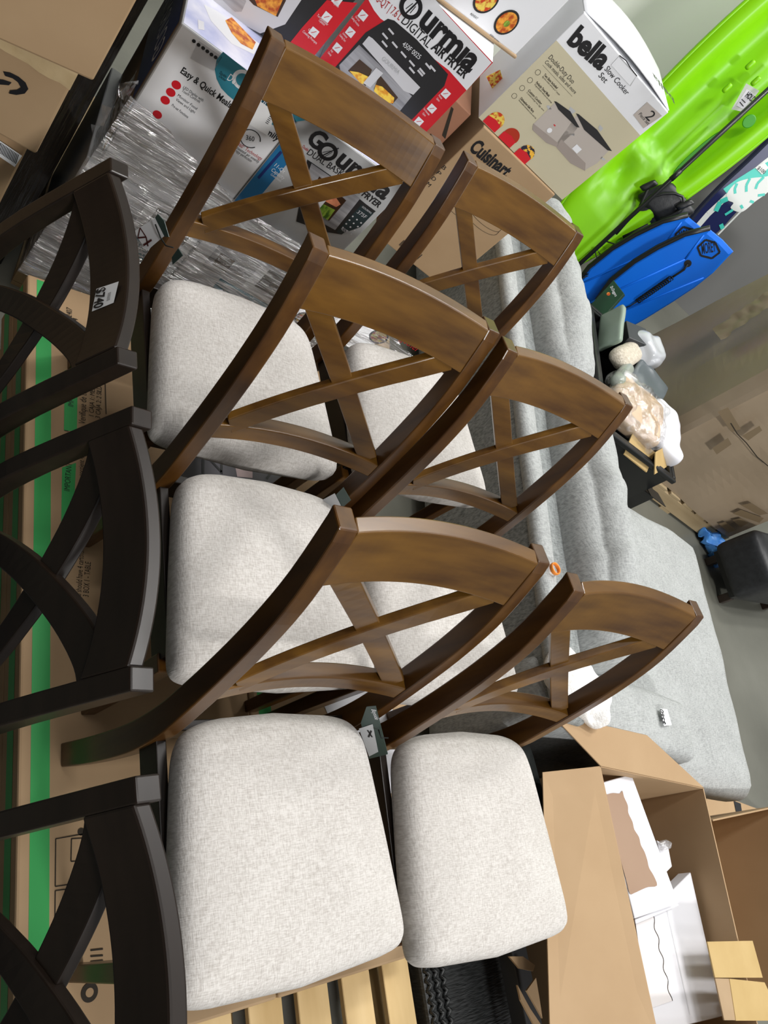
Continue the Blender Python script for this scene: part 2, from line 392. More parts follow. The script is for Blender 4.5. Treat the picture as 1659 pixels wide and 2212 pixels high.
tf.text(t, 'lettering', 'contient 4 boites', (180, 1030), (183, 960), .014, INKBR)
tf.text(t, 'lettering', 'ITM. / ART. 1612407', (150, 748), (156, 668), .016, INKBR)
tf.text(t, 'lettering', 'TO7PD-14', (163, 738), (168, 690), .014, INKBR)
L = []
for a, b in [((120, 1812), (190, 1800)), ((120, 1812), (119, 1915)), ((119, 1915), (176, 1906)), ((119, 1924), (176, 1916)), ((119, 1924), (117, 2090)),
             ((154, 1812), (190, 1810)), ((154, 1812), (153, 1861)), ((153, 1861), (190, 1859)), ((222, 788), (228, 795)), ((226, 792), (229, 895)), ((139, 930), (148, 932))]:
    L += tf.line([tf.px(*a), tf.px(*b)], .0022)
L += tf.line([tf.px(195, 2053), tf.px(222, 2050)], .003) + tf.line([tf.px(195, 2066), tf.px(222, 2064)], .003) + tf.line([tf.px(195, 2078), tf.px(222, 2075)], .003)
tf.multi(t, 'line_drawing', L, INKBR, 2)
u, v = tf.px(173, 1878); tf.disc(t, 'dot', u, v, .0075, INKBR, 2)
u, v = tf.px(175, 1797); tf.disc(t, 'dot', u, v, .0075, INKBR, 2)
u, v = tf.px(193, 2144); tf.disc(t, 'ring', u, v, .017, INKBR, 2); tf.disc(t, 'ring_centre', u, v, .008, CARD, 3)
# white leaflets lying between the two rows of chairs
o = mesh('printed_leaflet', [at(x, y, 2, .3615) for x, y in [(690, 1500), (845, 1480), (858, 1700), (800, 1760)]], [(0, 1, 2, 3)], PAPER)
tag(o, 'white printed sheet lying on the cartons in the gap between the front seats', 'leaflet')
lf = Face((1.1, 0, .3625), V((1, 0, 0)), V((0, 1, 0)))
lt = thing('store_coupon', 'small white card with red shop lettering under the front chairs', 'leaflet', tuple(at(815, 1665, 2, .3625)))
lf.poly(lt, 'card', [(800, 1640), (822, 1636), (828, 1700), (806, 1704)], WHITE, 1, px=True)
lf.text(lt, 'lettering', 'COSTCO', (822, 1702), (815, 1650), .016, RED, layer=3)
o = mesh('blue_leaflet', [at(x, y, 2, .3615) for x, y in [(730, 1052), (775, 1058), (760, 1085), (738, 1083)]], [(0, 1, 2, 3)], BLUEP)
tag(o, 'bright blue printed sheet glimpsed between the middle chairs', 'leaflet')
# product photo printed on the carton beneath the second row
t = thing('photo_carton_sleeve', 'dark printed product photo sheet lying under the second row seat', 'leaflet', tuple(at(500, 1010, 2, .3625)))
pf = Face((.9, .7, .3625), V((1, 0, 0)), V((0, 1, 0)))
pf.poly(t, 'sheet', [(385, 975), (640, 1010), (640, 1075), (385, 1045)], mat('photo_grey', (.10, .095, .11), .4), 1, px=True)
pf.poly(t, 'pale_patch', [(505, 995), (545, 1003), (545, 1033), (512, 1030)], mat('photo_pink', (.55, .42, .42), .4), 2, px=True)
L = []
for a, b in [((438, 985), (438, 1025)), ((450, 990), (478, 1020)), ((478, 990), (478, 1024)), ((450, 985), (500, 1000)), ((590, 1015), (575, 1035))]:
    L += pf.line([pf.px(*a), pf.px(*b)], .008)
pf.multi(t, 'chair_picture', L, INK, 3)

# ================================================================ x back dining chairs
PROF = [(0.0, .445, .495), (.12, .430, .482), (.22, .420, .473), (.34, .413, .467), (.45, .419, .472), (.55, .437, .487), (.66, .460, .508), (.77, .487, .534), (.88, .523, .569), (1.005, .582, .626)]
PS = smooth_tab(PROF, 36)
def prof(z):
    for a, b in zip(PS, PS[1:]):
        if z <= b[0]:
            t = (z - a[0]) / (b[0] - a[0]); t = max(0, t); return a[1] + (b[1] - a[1]) * t, a[2] + (b[2] - a[2]) * t
    return PS[-1][1], PS[-1][2]
def bow(x): return .022 * (1 - (x / .205) ** 2)
def x_chair(label):
    t = thing('dining_chair', label, 'chair', group='stained x back dining chairs on the cartons')
    for s in (-1, 1):
        xa, xb = s * .24, s * .205
        rings = [[(xa, p[1], p[0]), (xb, p[1], p[0]), (xb, p[2], p[0]), (xa, p[2], p[0])] for p in PS]
        rings[-1] = [(xa, PS[-1][1] + .002, 1.002), (xb, PS[-1][1] + .002, 1.002), (xb, PS[-1][2] - .002, .996), (xa, PS[-1][2] - .002, .996)]
        vs, fs = loft(rings); mesh('rear_leg', vs, fs, MW, t, local=True, bevel=.003)
        x0, x1 = (s * .232, s * .196)
        vs, fs = loft([[(x0 + s * -.004 * (1 - k), .035 + .004 * (1 - k), z), (x1, .035 + .004 * (1 - k), z), (x1, .073 - .004 * (1 - k), z), (x0 + s * -.004 * (1 - k), .073 - .004 * (1 - k), z)] for k, z in ((0, 0), (1, .38))])
        mesh('front_leg', vs, fs, MW, t, local=True, bevel=.003)
        vs, fs = boxv(min(s * .228, s * .208), max(s * .228, s * .208), .06, .425, .345, .414); mesh('side_apron', vs, fs, MD, t, local=True, bevel=.002)
    vs, fs = boxv(-.21, .21, .042, .062, .345, .414); mesh('front_apron', vs, fs, MD, t, local=True, bevel=.002)
    vs, fs = boxv(-.206, .206, .432, .452, .345, .414); mesh('rear_apron', vs, fs, MD, t, local=True, bevel=.002)
    def rail(z0, z1, th, n, name, inset=.004):
        rings = []
        for i in range(n + 1):
            x = -.206 + .412 * i / n; b = bow(x)
            f0, f1 = prof(z0)[0] + inset + b, prof(z1)[0] + inset + b
            rings.append([(x, f0, z0), (x, f1, z1), (x, f1 + th, z1), (x, f0 + th, z0)])
        vs, fs = loft(rings); return mesh(name, vs, fs, MWx, t, local=True, bevel=.0025)
    rail(.905, 1.0, .026, 24, 'top_rail', .002)
    rail(.583, .622, .030, 20, 'lower_rail', .004)
    def cross(s, off, name):
        rings = []; n = 22
        for i in range(n + 1):
            k = i / n; z = .915 - (.915 - .618) * k; x = s * (-.175 + .355 * k)
            y = prof(z)[0] + bow(x) + .005 + off
            d = V((s * .355, 0, -.297)).normalized(); q = V((d.z, 0, -d.x)) * .021
            dy = prof(z + q.z)[0] - prof(z)[0] if z + q.z < 1 else 0
            rings.append([(x + q.x, y + dy, z + q.z), (x - q.x, y - dy, z - q.z), (x - q.x, y - dy + .018, z - q.z), (x + q.x, y + dy + .018, z + q.z)])
        vs, fs = loft(rings); mesh(name, vs, fs, MWx, t, local=True, bevel=.002)
    cross(1, .006, 'cross_slat'); cross(-1, .0, 'cross_slat')
    # seat: trapezoid cushion with rounded corners and crowned top
    bm_v, bm_f = [], []
    def outline(shr, n=80):
        pts = []
        hw_f, hw_b, y0, y1 = .243, .207, .0, .430
        for i in range(n):
            a = 2 * math.pi * i / n; e = .22 if math.sin(a) > 0 else .12
            cx_, sy_ = math.cos(a), math.sin(a)
            ux = math.copysign(abs(cx_) ** e, cx_); uy = math.copysign(abs(sy_) ** e, sy_)
            k = (uy + 1) / 2; hw = hw_f + (hw_b - hw_f) * k ** 1.25
            x = ux * hw; y = y0 + (y1 - y0) * k + (-.018 * (1 - ux * ux) * (1 - k) + .022 * (1 - ux * ux) * k)
            x *= (1 - shr / .24); y = .21 + (y - .21) * (1 - shr / .215)
            pts.append((x, y))
        return pts
    rings = []
    for shr, z in ((.012, .414), (.004, .420), (0, .432), (.0, .452), (.003, .466), (.010, .478), (.022, .488), (.045, .496), (.08, .502), (.12, .506), (.16, .508), (.20, .509)):
        rings.append([(x, y, z) for x, y in outline(shr)])
    vs, fs = loft(rings); o = mesh('seat_cushion', vs, fs, SEAT, t, smooth=True, local=True)
    return t
def copy_tree(o, parent=None):
    c = o.copy(); C.objects.link(c); c.parent = parent
    for ch in [x for x in list(C.objects) if x.parent == o]: copy_tree(ch, c)
    return c
def place(o, x, y, z, rz=0): o.location = (x, y, z); o.rotation_euler = (0, 0, math.radians(rz))
proto = x_chair('x back chair at bottom left, nearest seat of the left row, fully visible')
ZC = .3605
spots = [(.893, -.18, 0, None),
         (.925, .333, -.5, 'x back chair in the middle of the left row, behind the nearest left seat'),
         (.912, .842, 0, 'farthest x back chair of the left row, tallest against the air fryer boxes'),
         (1.398, -.235, -2.5, 'x back chair nearest the open box of cake boxes, front of the right row'),
         (1.413, .295, -1, 'x back chair in the middle of the right row, beside the grey sofa'),
         (1.475, .862, 0, 'farthest x back chair of the right row, in front of the slow cooker box')]
for i, (x, y, a, lab) in enumerate(spots):
    c = proto if i == 0 else copy_tree(proto)
    if lab: c['label'] = lab
    place(c, x, y, ZC, a)

# ================================================================ dark chairs at the left, facing left
def d_chair(label):
    t = thing('dining_chair', label, 'chair', group='espresso dining chairs on the floor')
    tab = smooth_tab([(0, .00, .045), (.2, .012, .056), (.45, .018, .064), (.6, .035, .080), (.8, .085, .127), (1.055, .195, .232)], 24)
    # local x grows backwards (away from the sitter), y is the width
    for s in (-1, 1):
        ya, yb = s * .24, s * .203
        rings = [[(p[1], ya, p[0]), (p[1], yb, p[0]), (p[2], yb, p[0]), (p[2], ya, p[0])] for p in tab]
        vs, fs = loft(rings); mesh('rear_leg', vs, fs, MD, t, local=True, bevel=.003)
        vs, fs = boxv(-.42, -.38, min(s * .22, s * .18), max(s * .22, s * .18), 0, .40); mesh('front_leg', vs, fs, MD, t, local=True, bevel=.003)
    def px_(z):
        for a, b in zip(tab, tab[1:]):
            if z <= b[0]: k = (z - a[0]) / (b[0] - a[0]); return a[1] + (b[1] - a[1]) * k
        return tab[-1][1]
    def bw(y): return .03 * (1 - (y / .2) ** 2)
    rings = []
    for i in range(25):
        y = -.204 + .408 * i / 24; b = bw(y)
        rings.append([(px_(.968) + b, y, .968), (px_(1.05) + b, y, 1.05), (px_(1.05) + b + .026, y, 1.05), (px_(.968) + b + .026, y, .968)])
    vs, fs = loft(rings); mesh('top_rail', vs, fs, MD, t, local=True, bevel=.004)
    for s in (-1, 1):
        rings = []; path = [(-.200, .985), (-.165, .965), (-.10, .915), (-.03, .855), (.04, .79), (.10, .72), (.14, .65), (.155, .58), (.16, .50)]
        P2 = smooth_tab([(i, a, b) for i, (a, b) in enumerate(path)], 32)
        for i, p in enumerate(P2):
            q = P2[min(i + 1, len(P2) - 1)]; o_ = P2[max(i - 1, 0)]
            d = V((q[1] - o_[1], q[2] - o_[2])).normalized(); n = V((-d.y, d.x)) * .026
            y, z = p[1], p[2]; yy0, zz0, yy1, zz1 = s * (y + n.x), z + n.y, s * (y - n.x), z - n.y
            o2 = .004 if s > 0 else .012
            rings.append([(px_(zz0) + bw(yy0) + o2, yy0, zz0), (px_(zz1) + bw(yy1) + o2, yy1, zz1), (px_(zz1) + bw(yy1) + o2 + .02, yy1, zz1), (px_(zz0) + bw(yy0) + o2 + .02, yy0, zz0)])
        vs, fs = loft(rings); mesh('curved_slat', vs, fs, MD, t, local=True, bevel=.003)
    vs, fs = boxv(.02, .045, -.204, .204, .48, .53); mesh('lower_rail', vs, fs, MD, t, local=True, bevel=.003)
    vs, fs = boxv(-.41, .02, -.215, .215, .36, .42); mesh('seat_frame', vs, fs, MD, t, local=True, bevel=.003)
    vs, fs = softbox((-.2, 0, .42), (1, 0, 0), (0, 1, 0), UP, .46, .45, .06, .025, .015, n=8)
    mesh('seat_cushion', vs, fs, LEATHER, t, local=True, smooth=True)
    return t
dproto = d_chair('dark espresso chair at lower left corner, nearest the camera, curved back slats')
for i, (y, lab, dx, a) in enumerate([(-.105, None, .0, 2), (.505, 'dark espresso chair in the middle of the left edge, no price label', .0, -2.5), (1.052, 'dark espresso chair with a white 740 dollar price label on its top rail', -.012, 0)]):
    c = dproto if i == 0 else copy_tree(dproto)
    if lab: c['label'] = lab
    place(c, .305 + dx, y, 0, a)
    last = c
# price label stuck on the top rail of the far dark chair
rf_o = V((.293 + .145 + .024, 1.052, .93)); rw = V((.052, 0, .12)).normalized()
rf = Face(rf_o + V((-.003, 0, 0)), V((0, -1, 0)), rw)
lt = thing('price_label', 'white price label reading 740 stuck on the top rail of a dark chair', 'label', tuple(at(225, 645, 0, .47)))
lp = [(208, 622), (258, 608), (248, 648), (240, 663), (200, 674)]
quad = [(210, 625), (258, 609), (247, 655), (200, 674)]
rf.poly(lt, 'paper', quad, LABEL, 3, px=True)
rf.text(lt, 'lettering', '$740', (212, 627), (205, 670), .022, INK, layer=6, bold=.03)
rf.multi(lt, 'barcode', [[(236 + d, 640 + e_), (243 + d, 637 + e_), (243 + d, 638 + e_), (236 + d, 641 + e_)] for d, e_ in ((0, -4), (-.5, -1), (-1, 2), (-1.5, 5), (-2, 8), (-2.5, 11))], INK, 6, px=True)
# ================================================================ appliance boxes beyond the chairs
YG = -11
gU, gW = yaw(YG)
G0 = V((.632, 1.806, 0))
def gp(u, d, z): return tuple(G0 + gU * u + gW * d + UP * z)
pallet('wooden pallet under the film wrapped air fryer boxes', G0.x, G0.y + .02, 1.5, .9, YG, PINEG, nb=8)
def fry_picture(F, t, u0, v0, w, h, steel=STEEL, food=FRIES, px=False):
    pass
# --- lower layer
lows = []
lowlab = ['wrapped air fryer box, bottom left of the film wrapped stack', 'wrapped air fryer box in the bottom layer, second from the left']
for i in range(2):
    t, F, T = carton('air_fryer_box', lowlab[i], 'cardboard box', gp(.0 + .372 * i, 0, .142), YG, .368, .42, .466, GREYP, 'boxes in the wrapped stack')
    F.rect(t, 'white_panel', .004, .004, .364, .462, WHITE)
    F.rect(t, 'teal_panel', .12, .20, .30, .32, TEAL, 2)
    F.text(t, 'lettering', 'GOURMIA', (.14, .25), (.34, .25), .035, WHITE, px=False, layer=3)
    F.text(t, 'lettering', 'DUAL BASKET', (.14, .215), (.30, .215), .018, WHITE, px=False, layer=3)
    F.rect(t, 'fryer_picture', .05, .33, .19, .445, STEEL, 2); F.rect(t, 'window_picture', .07, .345, .12, .41, WINDK, 3)
    F.rect(t, 'fryer_picture', .22, .36, .34, .45, INKB, 2)
    F.disc(t, 'red_icon', .05, .15, .013, RED, 2); F.text(t, 'lettering', 'Air Fry, Roast, Bake', (.08, .145), (.24, .145), .012, INK, px=False)
    F.rect(t, 'food_picture', .2, .05, .29, .10, ORANGE, 2)
    lows.append((t, F, T))
t, F, T = lows[0]
F.text(t, 'lettering', 'ITEM 24', (118, 548), (150, 572), .02, INK)
# --- upper left: Easy & Quick Meals panel
t, F, T = carton('air_fryer_box', 'white air fryer box with teal panel and Easy and Quick Meals text', 'cardboard box', gp(.030, 0, .610), YG, .342, .40, .468, GREYP, 'boxes in the wrapped stack')
F.rect(t, 'front_print', .004, .004, .338, .464, WHITE)
SF = Face(gp(.03, 0, .610), gW, UP)
SF.rect(t, 'side_print', .02, .02, .38, .45, CARDB); SF.rect(t, 'blue_side_band', .03, .2, .37, .45, NAVY, 2)
SF.text(t, 'lettering', 'GOURMIA', (.05, .30), (.35, .30), .07, WHITE, px=False, layer=3)
F.poly(t, 'teal_panel', [(482, 111), (468, 128), (464, 150), (468, 170), (478, 190), (492, 205), (508, 218), (660, 330), (676, 262)][:7] + [(590, 270), (668, 258)], TEAL, 2, px=True)
F.text(t, 'lettering', 'Easy & Quick Meals', (389, 156), (496, 233), .018, INK, bold=.02)
F.text(t, 'lettering', 'for the Family', (507, 241), (599, 305), .018, INK, bold=.02)
F.poly(t, 'grey_panel', [(411, 125), (430, 88), (480, 122), (462, 152)], mat('pale_grey_print', (.52, .52, .54), .4), 2, px=True)
for k, x in enumerate([(419, 88), (429, 96), (439, 103), (448, 110), (457, 117), (466, 123)]):
    u, v = F.px(*x); F.disc(t, 'social_icon', u, v, .0045, INK, 3)
for x, y in ((381, 183), (369, 199), (357, 216), (340, 247)):
    u, v = F.px(x, y); F.disc(t, 'red_icon', u, v, .0115, RED, 2)
for s, a, b in (('LED Display with', (395, 190), (438, 219)), ('Touch Controls', (392, 197), (431, 222)), ('Monitor Food', (383, 207), (424, 237)), ('Views and Light', (379, 216), (420, 245)), ('Pre-set Functions', (370, 228), (405, 255))):
    F.text(t, 'lettering', s, a, b, .008, INK)
F.text(t, 'lettering', 'Double', (474, 158), (488, 168), .008, INK, layer=3); F.text(t, 'lettering', 'Decker', (473, 165), (487, 176), .008, INK, layer=3)
F.text(t, 'lettering', 'DUAL', (490, 171), (522, 193), .019, WHITE, layer=3)
u, v = F.px(525, 172); F.disc(t, 'logo_ring', u, v, .026, WHITE, 3); F.disc(t, 'logo_centre', u, v, .017, TEAL, 4)
# 360 mark, technology text, shipping label, navy corner
F.poly(t, 'navy_corner', [(568, 190), (612, 215), (640, 262), (598, 265), (560, 225)], NAVY, 2, px=True)
F.text(t, 'lettering', 'GOURMIA', (558, 222), (610, 262), .04, WHITE, layer=3)
F.poly(t, 'shipping_label', [(556, 213), (596, 242), (578, 292), (530, 262)], LABEL, 4, px=True)
for k in range(6): F.poly(t, 'barcode', [(574 + k*2.1, 262 - k*3.4), (580 + k*2.1, 266 - k*3.4), (579.2 + k*2.1, 267.2 - k*3.4), (573.2 + k*2.1, 263.2 - k*3.4)], INK, 5, px=True)
u, v = F.px(541, 299)
for a0, a1 in ((20, 150), (200, 330)):
    pts = [(u + .026 * math.cos(math.radians(a0 + (a1-a0)*i/14)), v + .026 * math.sin(math.radians(a0 + (a1-a0)*i/14))) for i in range(15)]
    F.multi(t, 'circle_arrow', F.line(pts, .0025), INK, 3)
F.text(t, 'lettering', '360', (531, 301), (549, 305), .014, INK, layer=3)
F.text(t, 'lettering', '360° Technology', (512, 313), (564, 346), .011, REDI); F.text(t, 'lettering', 'heated air evenly', (511, 321), (558, 352), .009, INK); F.text(t, 'lettering', 'crispy perfection', (504, 324), (542, 350), .009, INK)
F.poly(t, 'blue_edge', [(606, 325), (610, 329), (560, 386), (556, 382)], NAVY, 3, px=True)
# top face: lilac marble print
T.rect(t, 'top_print', .004, .004, .338, .396, LILAC)
T.poly(t, 'sweet_potato_picture', [(486, 45), (500, 38), (552, 92), (545, 108), (520, 95), (500, 72)], ORANGE, 2, px=True)
T.poly(t, 'plate_picture', [(440, 10), (470, 25), (560, 95), (548, 118), (500, 95), (455, 45)], WHITE, 1.5, px=True)
u, v = T.px(435, 55); T.poly(t, 'barcode_patch', [(427, 43), (440, 48), (441, 66), (428, 64)], PAPER, 2, px=True)
# --- upper second: grey GOURMIA dual basket box
t, F, T = carton('air_fryer_box', 'grey air fryer box with asparagus picture on top and big black lettering', 'cardboard box', gp(.374, 0, .610), YG, .352, .40, .472, GREYP, 'boxes in the wrapped stack')
F.rect(t, 'blue_column', .002, .08, .05, .36, BLUEP)
for s, a, b, h in (('11-Qt', (592, 358), (612, 374), .012), ('Capacity', (585, 368), (612, 388), .012), ('Cook meals', (584, 377), (606, 393), .007)): F.text(t, 'lettering', s, a, b, h, WHITE)
F.text(t, 'lettering', 'G', (660, 305), (688, 325), .050, INK, bold=.035)
F.text(t, 'lettering', 'urmıa', (722, 351), (829, 432), .056, INK, bold=.035)
u, v = F.px(708, 327); F.disc(t, 'whisk_ring', u, v, .027, INK, 3); F.disc(t, 'whisk_centre', u, v, .016, GREYP, 4)
F.multi(t, 'whisk', F.line([(u - .004, v - .016), (u + .008, v + .012), (u + .016, v + .028)], .003) + F.line([(u - .01, v - .010), (u + .004, v + .008)], .0015) + F.line([(u + .002, v - .016), (u + .010, v + .008)], .0015), INK, 5)
F.text(t, 'lettering', 'Double', (652, 318), (664, 327), .010, REDI)
F.text(t, 'lettering', 'DUAL BASKET', (662, 332), (752, 392), .020, INK); F.text(t, 'lettering', 'AIR FRYER', (755, 402), (817, 449), .020, INK, bold=.03)
F.poly(t, 'fryer_body', [(664, 344), (722, 384), (790, 440), (812, 456), (738, 506), (700, 500), (640, 478)], INKB, 2, px=True)
F.poly(t, 'steel_front', [(673, 352), (722, 386), (778, 428), (724, 496), (672, 468), (645, 430)], STEEL, 3, px=True)
F.poly(t, 'oven_window', [(690, 380), (748, 432), (711, 476), (655, 440)], WINDK, 4, px=True)
F.poly(t, 'salmon_picture', [(676, 403), (690, 400), (722, 420), (736, 440), (726, 446), (700, 432)], SALMON, 5, px=True)
F.poly(t, 'asparagus_picture', [(690, 435), (724, 452), (708, 474), (672, 452)], GREENV, 5, px=True)
F.poly(t, 'handle_picture', [(713, 399), (724, 408), (680, 461), (668, 455)], STEELH, 6, px=True)
F.poly(t, 'control_panel', [(781, 441), (807, 460), (778, 490), (735, 505), (727, 500)], mat('panel_print', (.02, .035, .04), .3), 3, px=True)
F.text(t, 'lettering', 'GOURMIA', (781, 446), (801, 461), .006, STEELH, layer=5); F.text(t, 'lettering', '375F', (770, 458), (788, 471), .012, STEELH, layer=5); F.text(t, 'lettering', '400F', (735, 494), (748, 503), .012, STEELH, layer=5)
for a in range(3):
    for b_ in range(4):
        u, v = F.px(762 - b_ * 7 + a * 9, 466 + b_ * 8 + a * 7); F.disc(t, 'button_picture', u, v, .003, STEELH, 5, n=6)
T.rect(t, 'top_print', .004, .004, .348, .396, LILAC)
T.poly(t, 'white_top_band', [(662, 205), (680, 195), (740, 240), (733, 292), (673, 262)], WHITE, 2, px=True)
T.text(t, 'lettering', 'GOURMIA', (693, 150), (703, 282), .045, INK, layer=4, bold=.03, up=1)
T.text(t, 'lettering', 'AIR FRYER', (679, 190), (683, 262), .020, INK, layer=4, up=1)
T.poly(t, 'plate_picture', [(737, 243), (800, 250), (846, 306), (790, 318), (735, 290)], WHITE, 2, px=True)
for x in range(5): T.poly(t, 'asparagus_picture', [(744 + x*12, 246 + x*9), (754 + x*12, 248 + x*9), (776 + x*14, 300 + x*3), (768 + x*13, 304 + x*4)], GREENV, 4 + x * .2, px=True)
T.poly(t, 'carrot_picture', [(734, 246), (742, 247), (744, 262), (736, 266)], ORANGE, 4, px=True)
# --- third column, low box with Together text
t, F, T = carton('air_fryer_box', 'white box with round food pictures lying low behind the right row of chairs', 'cardboard box', gp(.748, 0, .142), YG, .40, .36, .30, WHITE, 'boxes in the wrapped stack')
T.text(t, 'lettering', 'Together', (845, 708), (905, 742), .03, REDI)
F.text(t, 'lettering', 'Together', F.px(846, 722), F.px(900, 760), .03, REDI, px=False)
for x, y in ((818, 727), (658, 690)):
    u, v = F.px(x, y); F.disc(t, 'food_picture', u, v, .035, INKB, 2); F.disc(t, 'food_picture', u, v, .028, FOODM, 3)
# --- stretch film round the stack
vs, fs = [], []
NU, NV = 60, 40
def filmpt(u, z):
    k = noise.noise(V((u * 9, z * 22 + u * 8, 1))) * .008 + noise.noise(V((u * 30, z * 60, 5))) * .003
    return G0 + gU * (u + .028 * max(0, min(1, z / .9)) * (1 if u < .3 else 0 if u > .6 else (.6 - u) / .3)) + gW * (-.014 + k) + UP * z
for j in range(NV + 1):
    for i in range(NU + 1):
        u = -.012 + 1.22 * i / NU
        top = .845 - .10 * max(0, u - .02) / .36 * 1.0 if u < .36 else .745 - .02 * (u - .36)
        if u > .76: top = .70 - .25 * (u - .76)
        top += .015 * noise.noise(V((u * 25, 0, 7)))
        vs.append(filmpt(u, .10 + (top - .10) * j / NV))
for j in range(NV):
    for i in range(NU):
        a = j * (NU + 1) + i; fs.append((a, a + 1, a + NU + 2, a + NU + 1))
# left return of the film
k0 = len(vs)
for j in range(NV + 1):
    for i in range(9):
        z = .10 + .745 * j / NV; vs.append(G0 + gU * (-.012 + .028 * z / .9 - .004 * noise.noise(V((i, z * 20, 3)))) + gW * (-.014 + .12 * i / 8) + UP * z)
for j in range(NV):
    for i in range(8):
        a = k0 + j * 9 + i; fs.append((a, a + 1, a + 10, a + 9))
o = mesh('stretch_film', vs, fs, FILM, None, smooth=True); tag(o, 'clear wrinkled stretch film wrapped around the air fryer boxes', 'plastic film')
# torn film tail
pts = [gp(-.012, -.02, .83), gp(-.03, -.05, .80), gp(-.035, -.07, .86), gp(-.02, -.05, .90)]
vs, fs = [], []
for i in range(14):
    k = i / 13; c = V(gp(.018 - .05 * k, -.02 - .05 * k, .78 + .10 * math.sin(k * 4) + .04 * k)); q = V((.012 * math.sin(i * 2.1), .01, .02 * math.cos(i * 1.7)))
    vs += [c - q, c + q]
for i in range(13): fs.append((i * 2, i * 2 + 1, i * 2 + 3, i * 2 + 2))
o = mesh('torn_film_tail', vs, fs, FILMB, None, smooth=True); tag(o, 'torn white twist of film sticking out from the corner of the wrapped stack', 'plastic film')

# --- red boxes on top
def icon(F, t, x, y, m=WHITE):
    u, v = F.px(x, y); s = .0105
    F.rect(t, 'icon_tile', u - s, v - s, u + s, v + s, m, 3); F.multi(t, 'icon_mark', F.line([(u - .005, v - .005), (u + .004, v + .006)], .0015), RED, 4)
t, F, T = carton('air_fryer_box', 'red and black air fryer box, left one on top, fryer picture cut by the frame', 'cardboard box', (1.024 - .36 * .9816, 1.915 + .36 * .1908, 1.083), YG, .36, .30, .335, INKB, 'red air fryer boxes')
F.poly(t, 'red_band', [(700, -80), (772, 6), (690, 107), (655, 150), (598, 128), (652, 60), (705, -10)][1:6] + [(706, 0), (730, -30)][:1], RED, 1, px=True)
F.poly(t, 'steel_front', [(420, -60), (470, -90), (652, -2), (616, 52), (562, 72), (430, 0)], STEELH, 2, px=True)
F.poly(t, 'oven_window', [(520, -20), (560, -60), (618, 0), (600, 36), (548, 10)], WINDK, 3, px=True)
F.poly(t, 'food_picture', [(540, -30), (560, -40), (612, -4), (596, 34), (556, 12)], ORANGE, 4, px=True)
F.poly(t, 'handle_picture', [(470, -70), (524, -20), (532, 2), (522, 24), (508, 24), (450, -30)], STEEL, 5, px=True)
F.text(t, 'lettering', 'FRYFORCE 360° TECHNOLOGY', (468, 17), (556, 88), .008, RED, layer=5)
icon(F, t, 706, 36); icon(F, t, 678, 69); icon(F, t, 728, 0)
for s, a, b in (('Turn Reminder', (684, 33), (707, 55)), ('Option', (688, 44), (700, 55)), ('Guided', (665, 64), (680, 78)), ('Cooking Prompts', (653, 68), (683, 95)), ('Preheat', (718, -2), (732, 12)), ('Option', (719, 6), (730, 16))):
    F.text(t, 'lettering', s, a, b, .0065, WHITE, layer=3)
t, F, T = carton('air_fryer_box', 'red white and black digital air fryer box in the middle of the top layer', 'cardboard box', (1.086, 1.9935, 1.084), -21, .350, .34, .326, WHITE, 'red air fryer boxes')
F = Face(V((1.074, 1.998, 1.08)) - V((0, 0, 0)) + F.N * .001, F.U, UP)
F.rect(t, 'red_front', .012, -.002, .362, .330, RED, .5)
arc = [(800, -40), (812, 10), (824, 30), (838, 45)]
F.poly(t, 'white_panel', [(778, -60), (784, -30), (796, 0), (808, 22), (822, 40), (840, 52), (970, 152), (1008, 195), (1062, 135), (960, 25), (890, -70)], WHITE, 1, px=True)
F.text(t, 'lettering', 'urmıa', (903, 50), (1014, 157), .062, INK, layer=4, bold=.04)
u, v = F.px(888, 14); F.disc(t, 'whisk_ring', u, v, .030, INK, 5); F.disc(t, 'whisk_centre', u, v, .019, WHITE, 6)
F.multi(t, 'whisk', F.line([(u, v - .02), (u + .004, v + .012), (u + .005, v + .035)], .004) + F.line([(u - .007, v - .012), (u - .002, v + .010)], .002) + F.line([(u + .008, v - .012), (u + .008, v + .010)], .002), INK, 7)
F.text(t, 'lettering', '8-QT | 7.6 L', (812, 2), (862, 44), .020, REDI, layer=3)
F.text(t, 'lettering', 'DIGITAL', (866, 48), (924, 104), .024, INK, layer=3); F.text(t, 'lettering', 'AIR FRYER', (930, 104), (1003, 170), .024, INK, layer=3, bold=.03)
F.poly(t, 'fryer_body', [(838, 40), (852, 44), (900, 85), (968, 160), (960, 185), (890, 258), (760, 250), (720, 150), (790, 70)], INKB, 2, px=True)
F.poly(t, 'steel_band', [(797, 77), (805, 82), (908, 188), (893, 204), (872, 195), (783, 94)], STEELH, 4, px=True)
F.poly(t, 'steel_front', [(776, 96), (890, 207), (865, 238), (830, 262), (735, 150), (733, 140)], STEEL, 3, px=True)
F.poly(t, 'oven_window', [(777, 127), (804, 150), (790, 185), (752, 152)], WINDK, 4, px=True); F.poly(t, 'oven_window', [(820, 160), (860, 210), (848, 224), (808, 192)], WINDK, 4, px=True)
F.poly(t, 'fries_picture', [(755, 152), (775, 155), (797, 165), (795, 180), (780, 180)], FRIES, 5, px=True); F.poly(t, 'fries_picture', [(812, 182), (826, 186), (852, 210), (850, 222), (838, 222), (808, 196)], FRIES, 5, px=True)
F.poly(t, 'handle_picture', [(813, 145), (828, 157), (800, 188), (785, 178)], STEELH, 6, px=True)
F.text(t, 'lettering', 'GOURMIA', (824, 128), (860, 160), .012, GREYP, layer=6)
F.text(t, 'lettering', '450F 0025', (868, 97), (905, 128), .013, WHITE, layer=4)
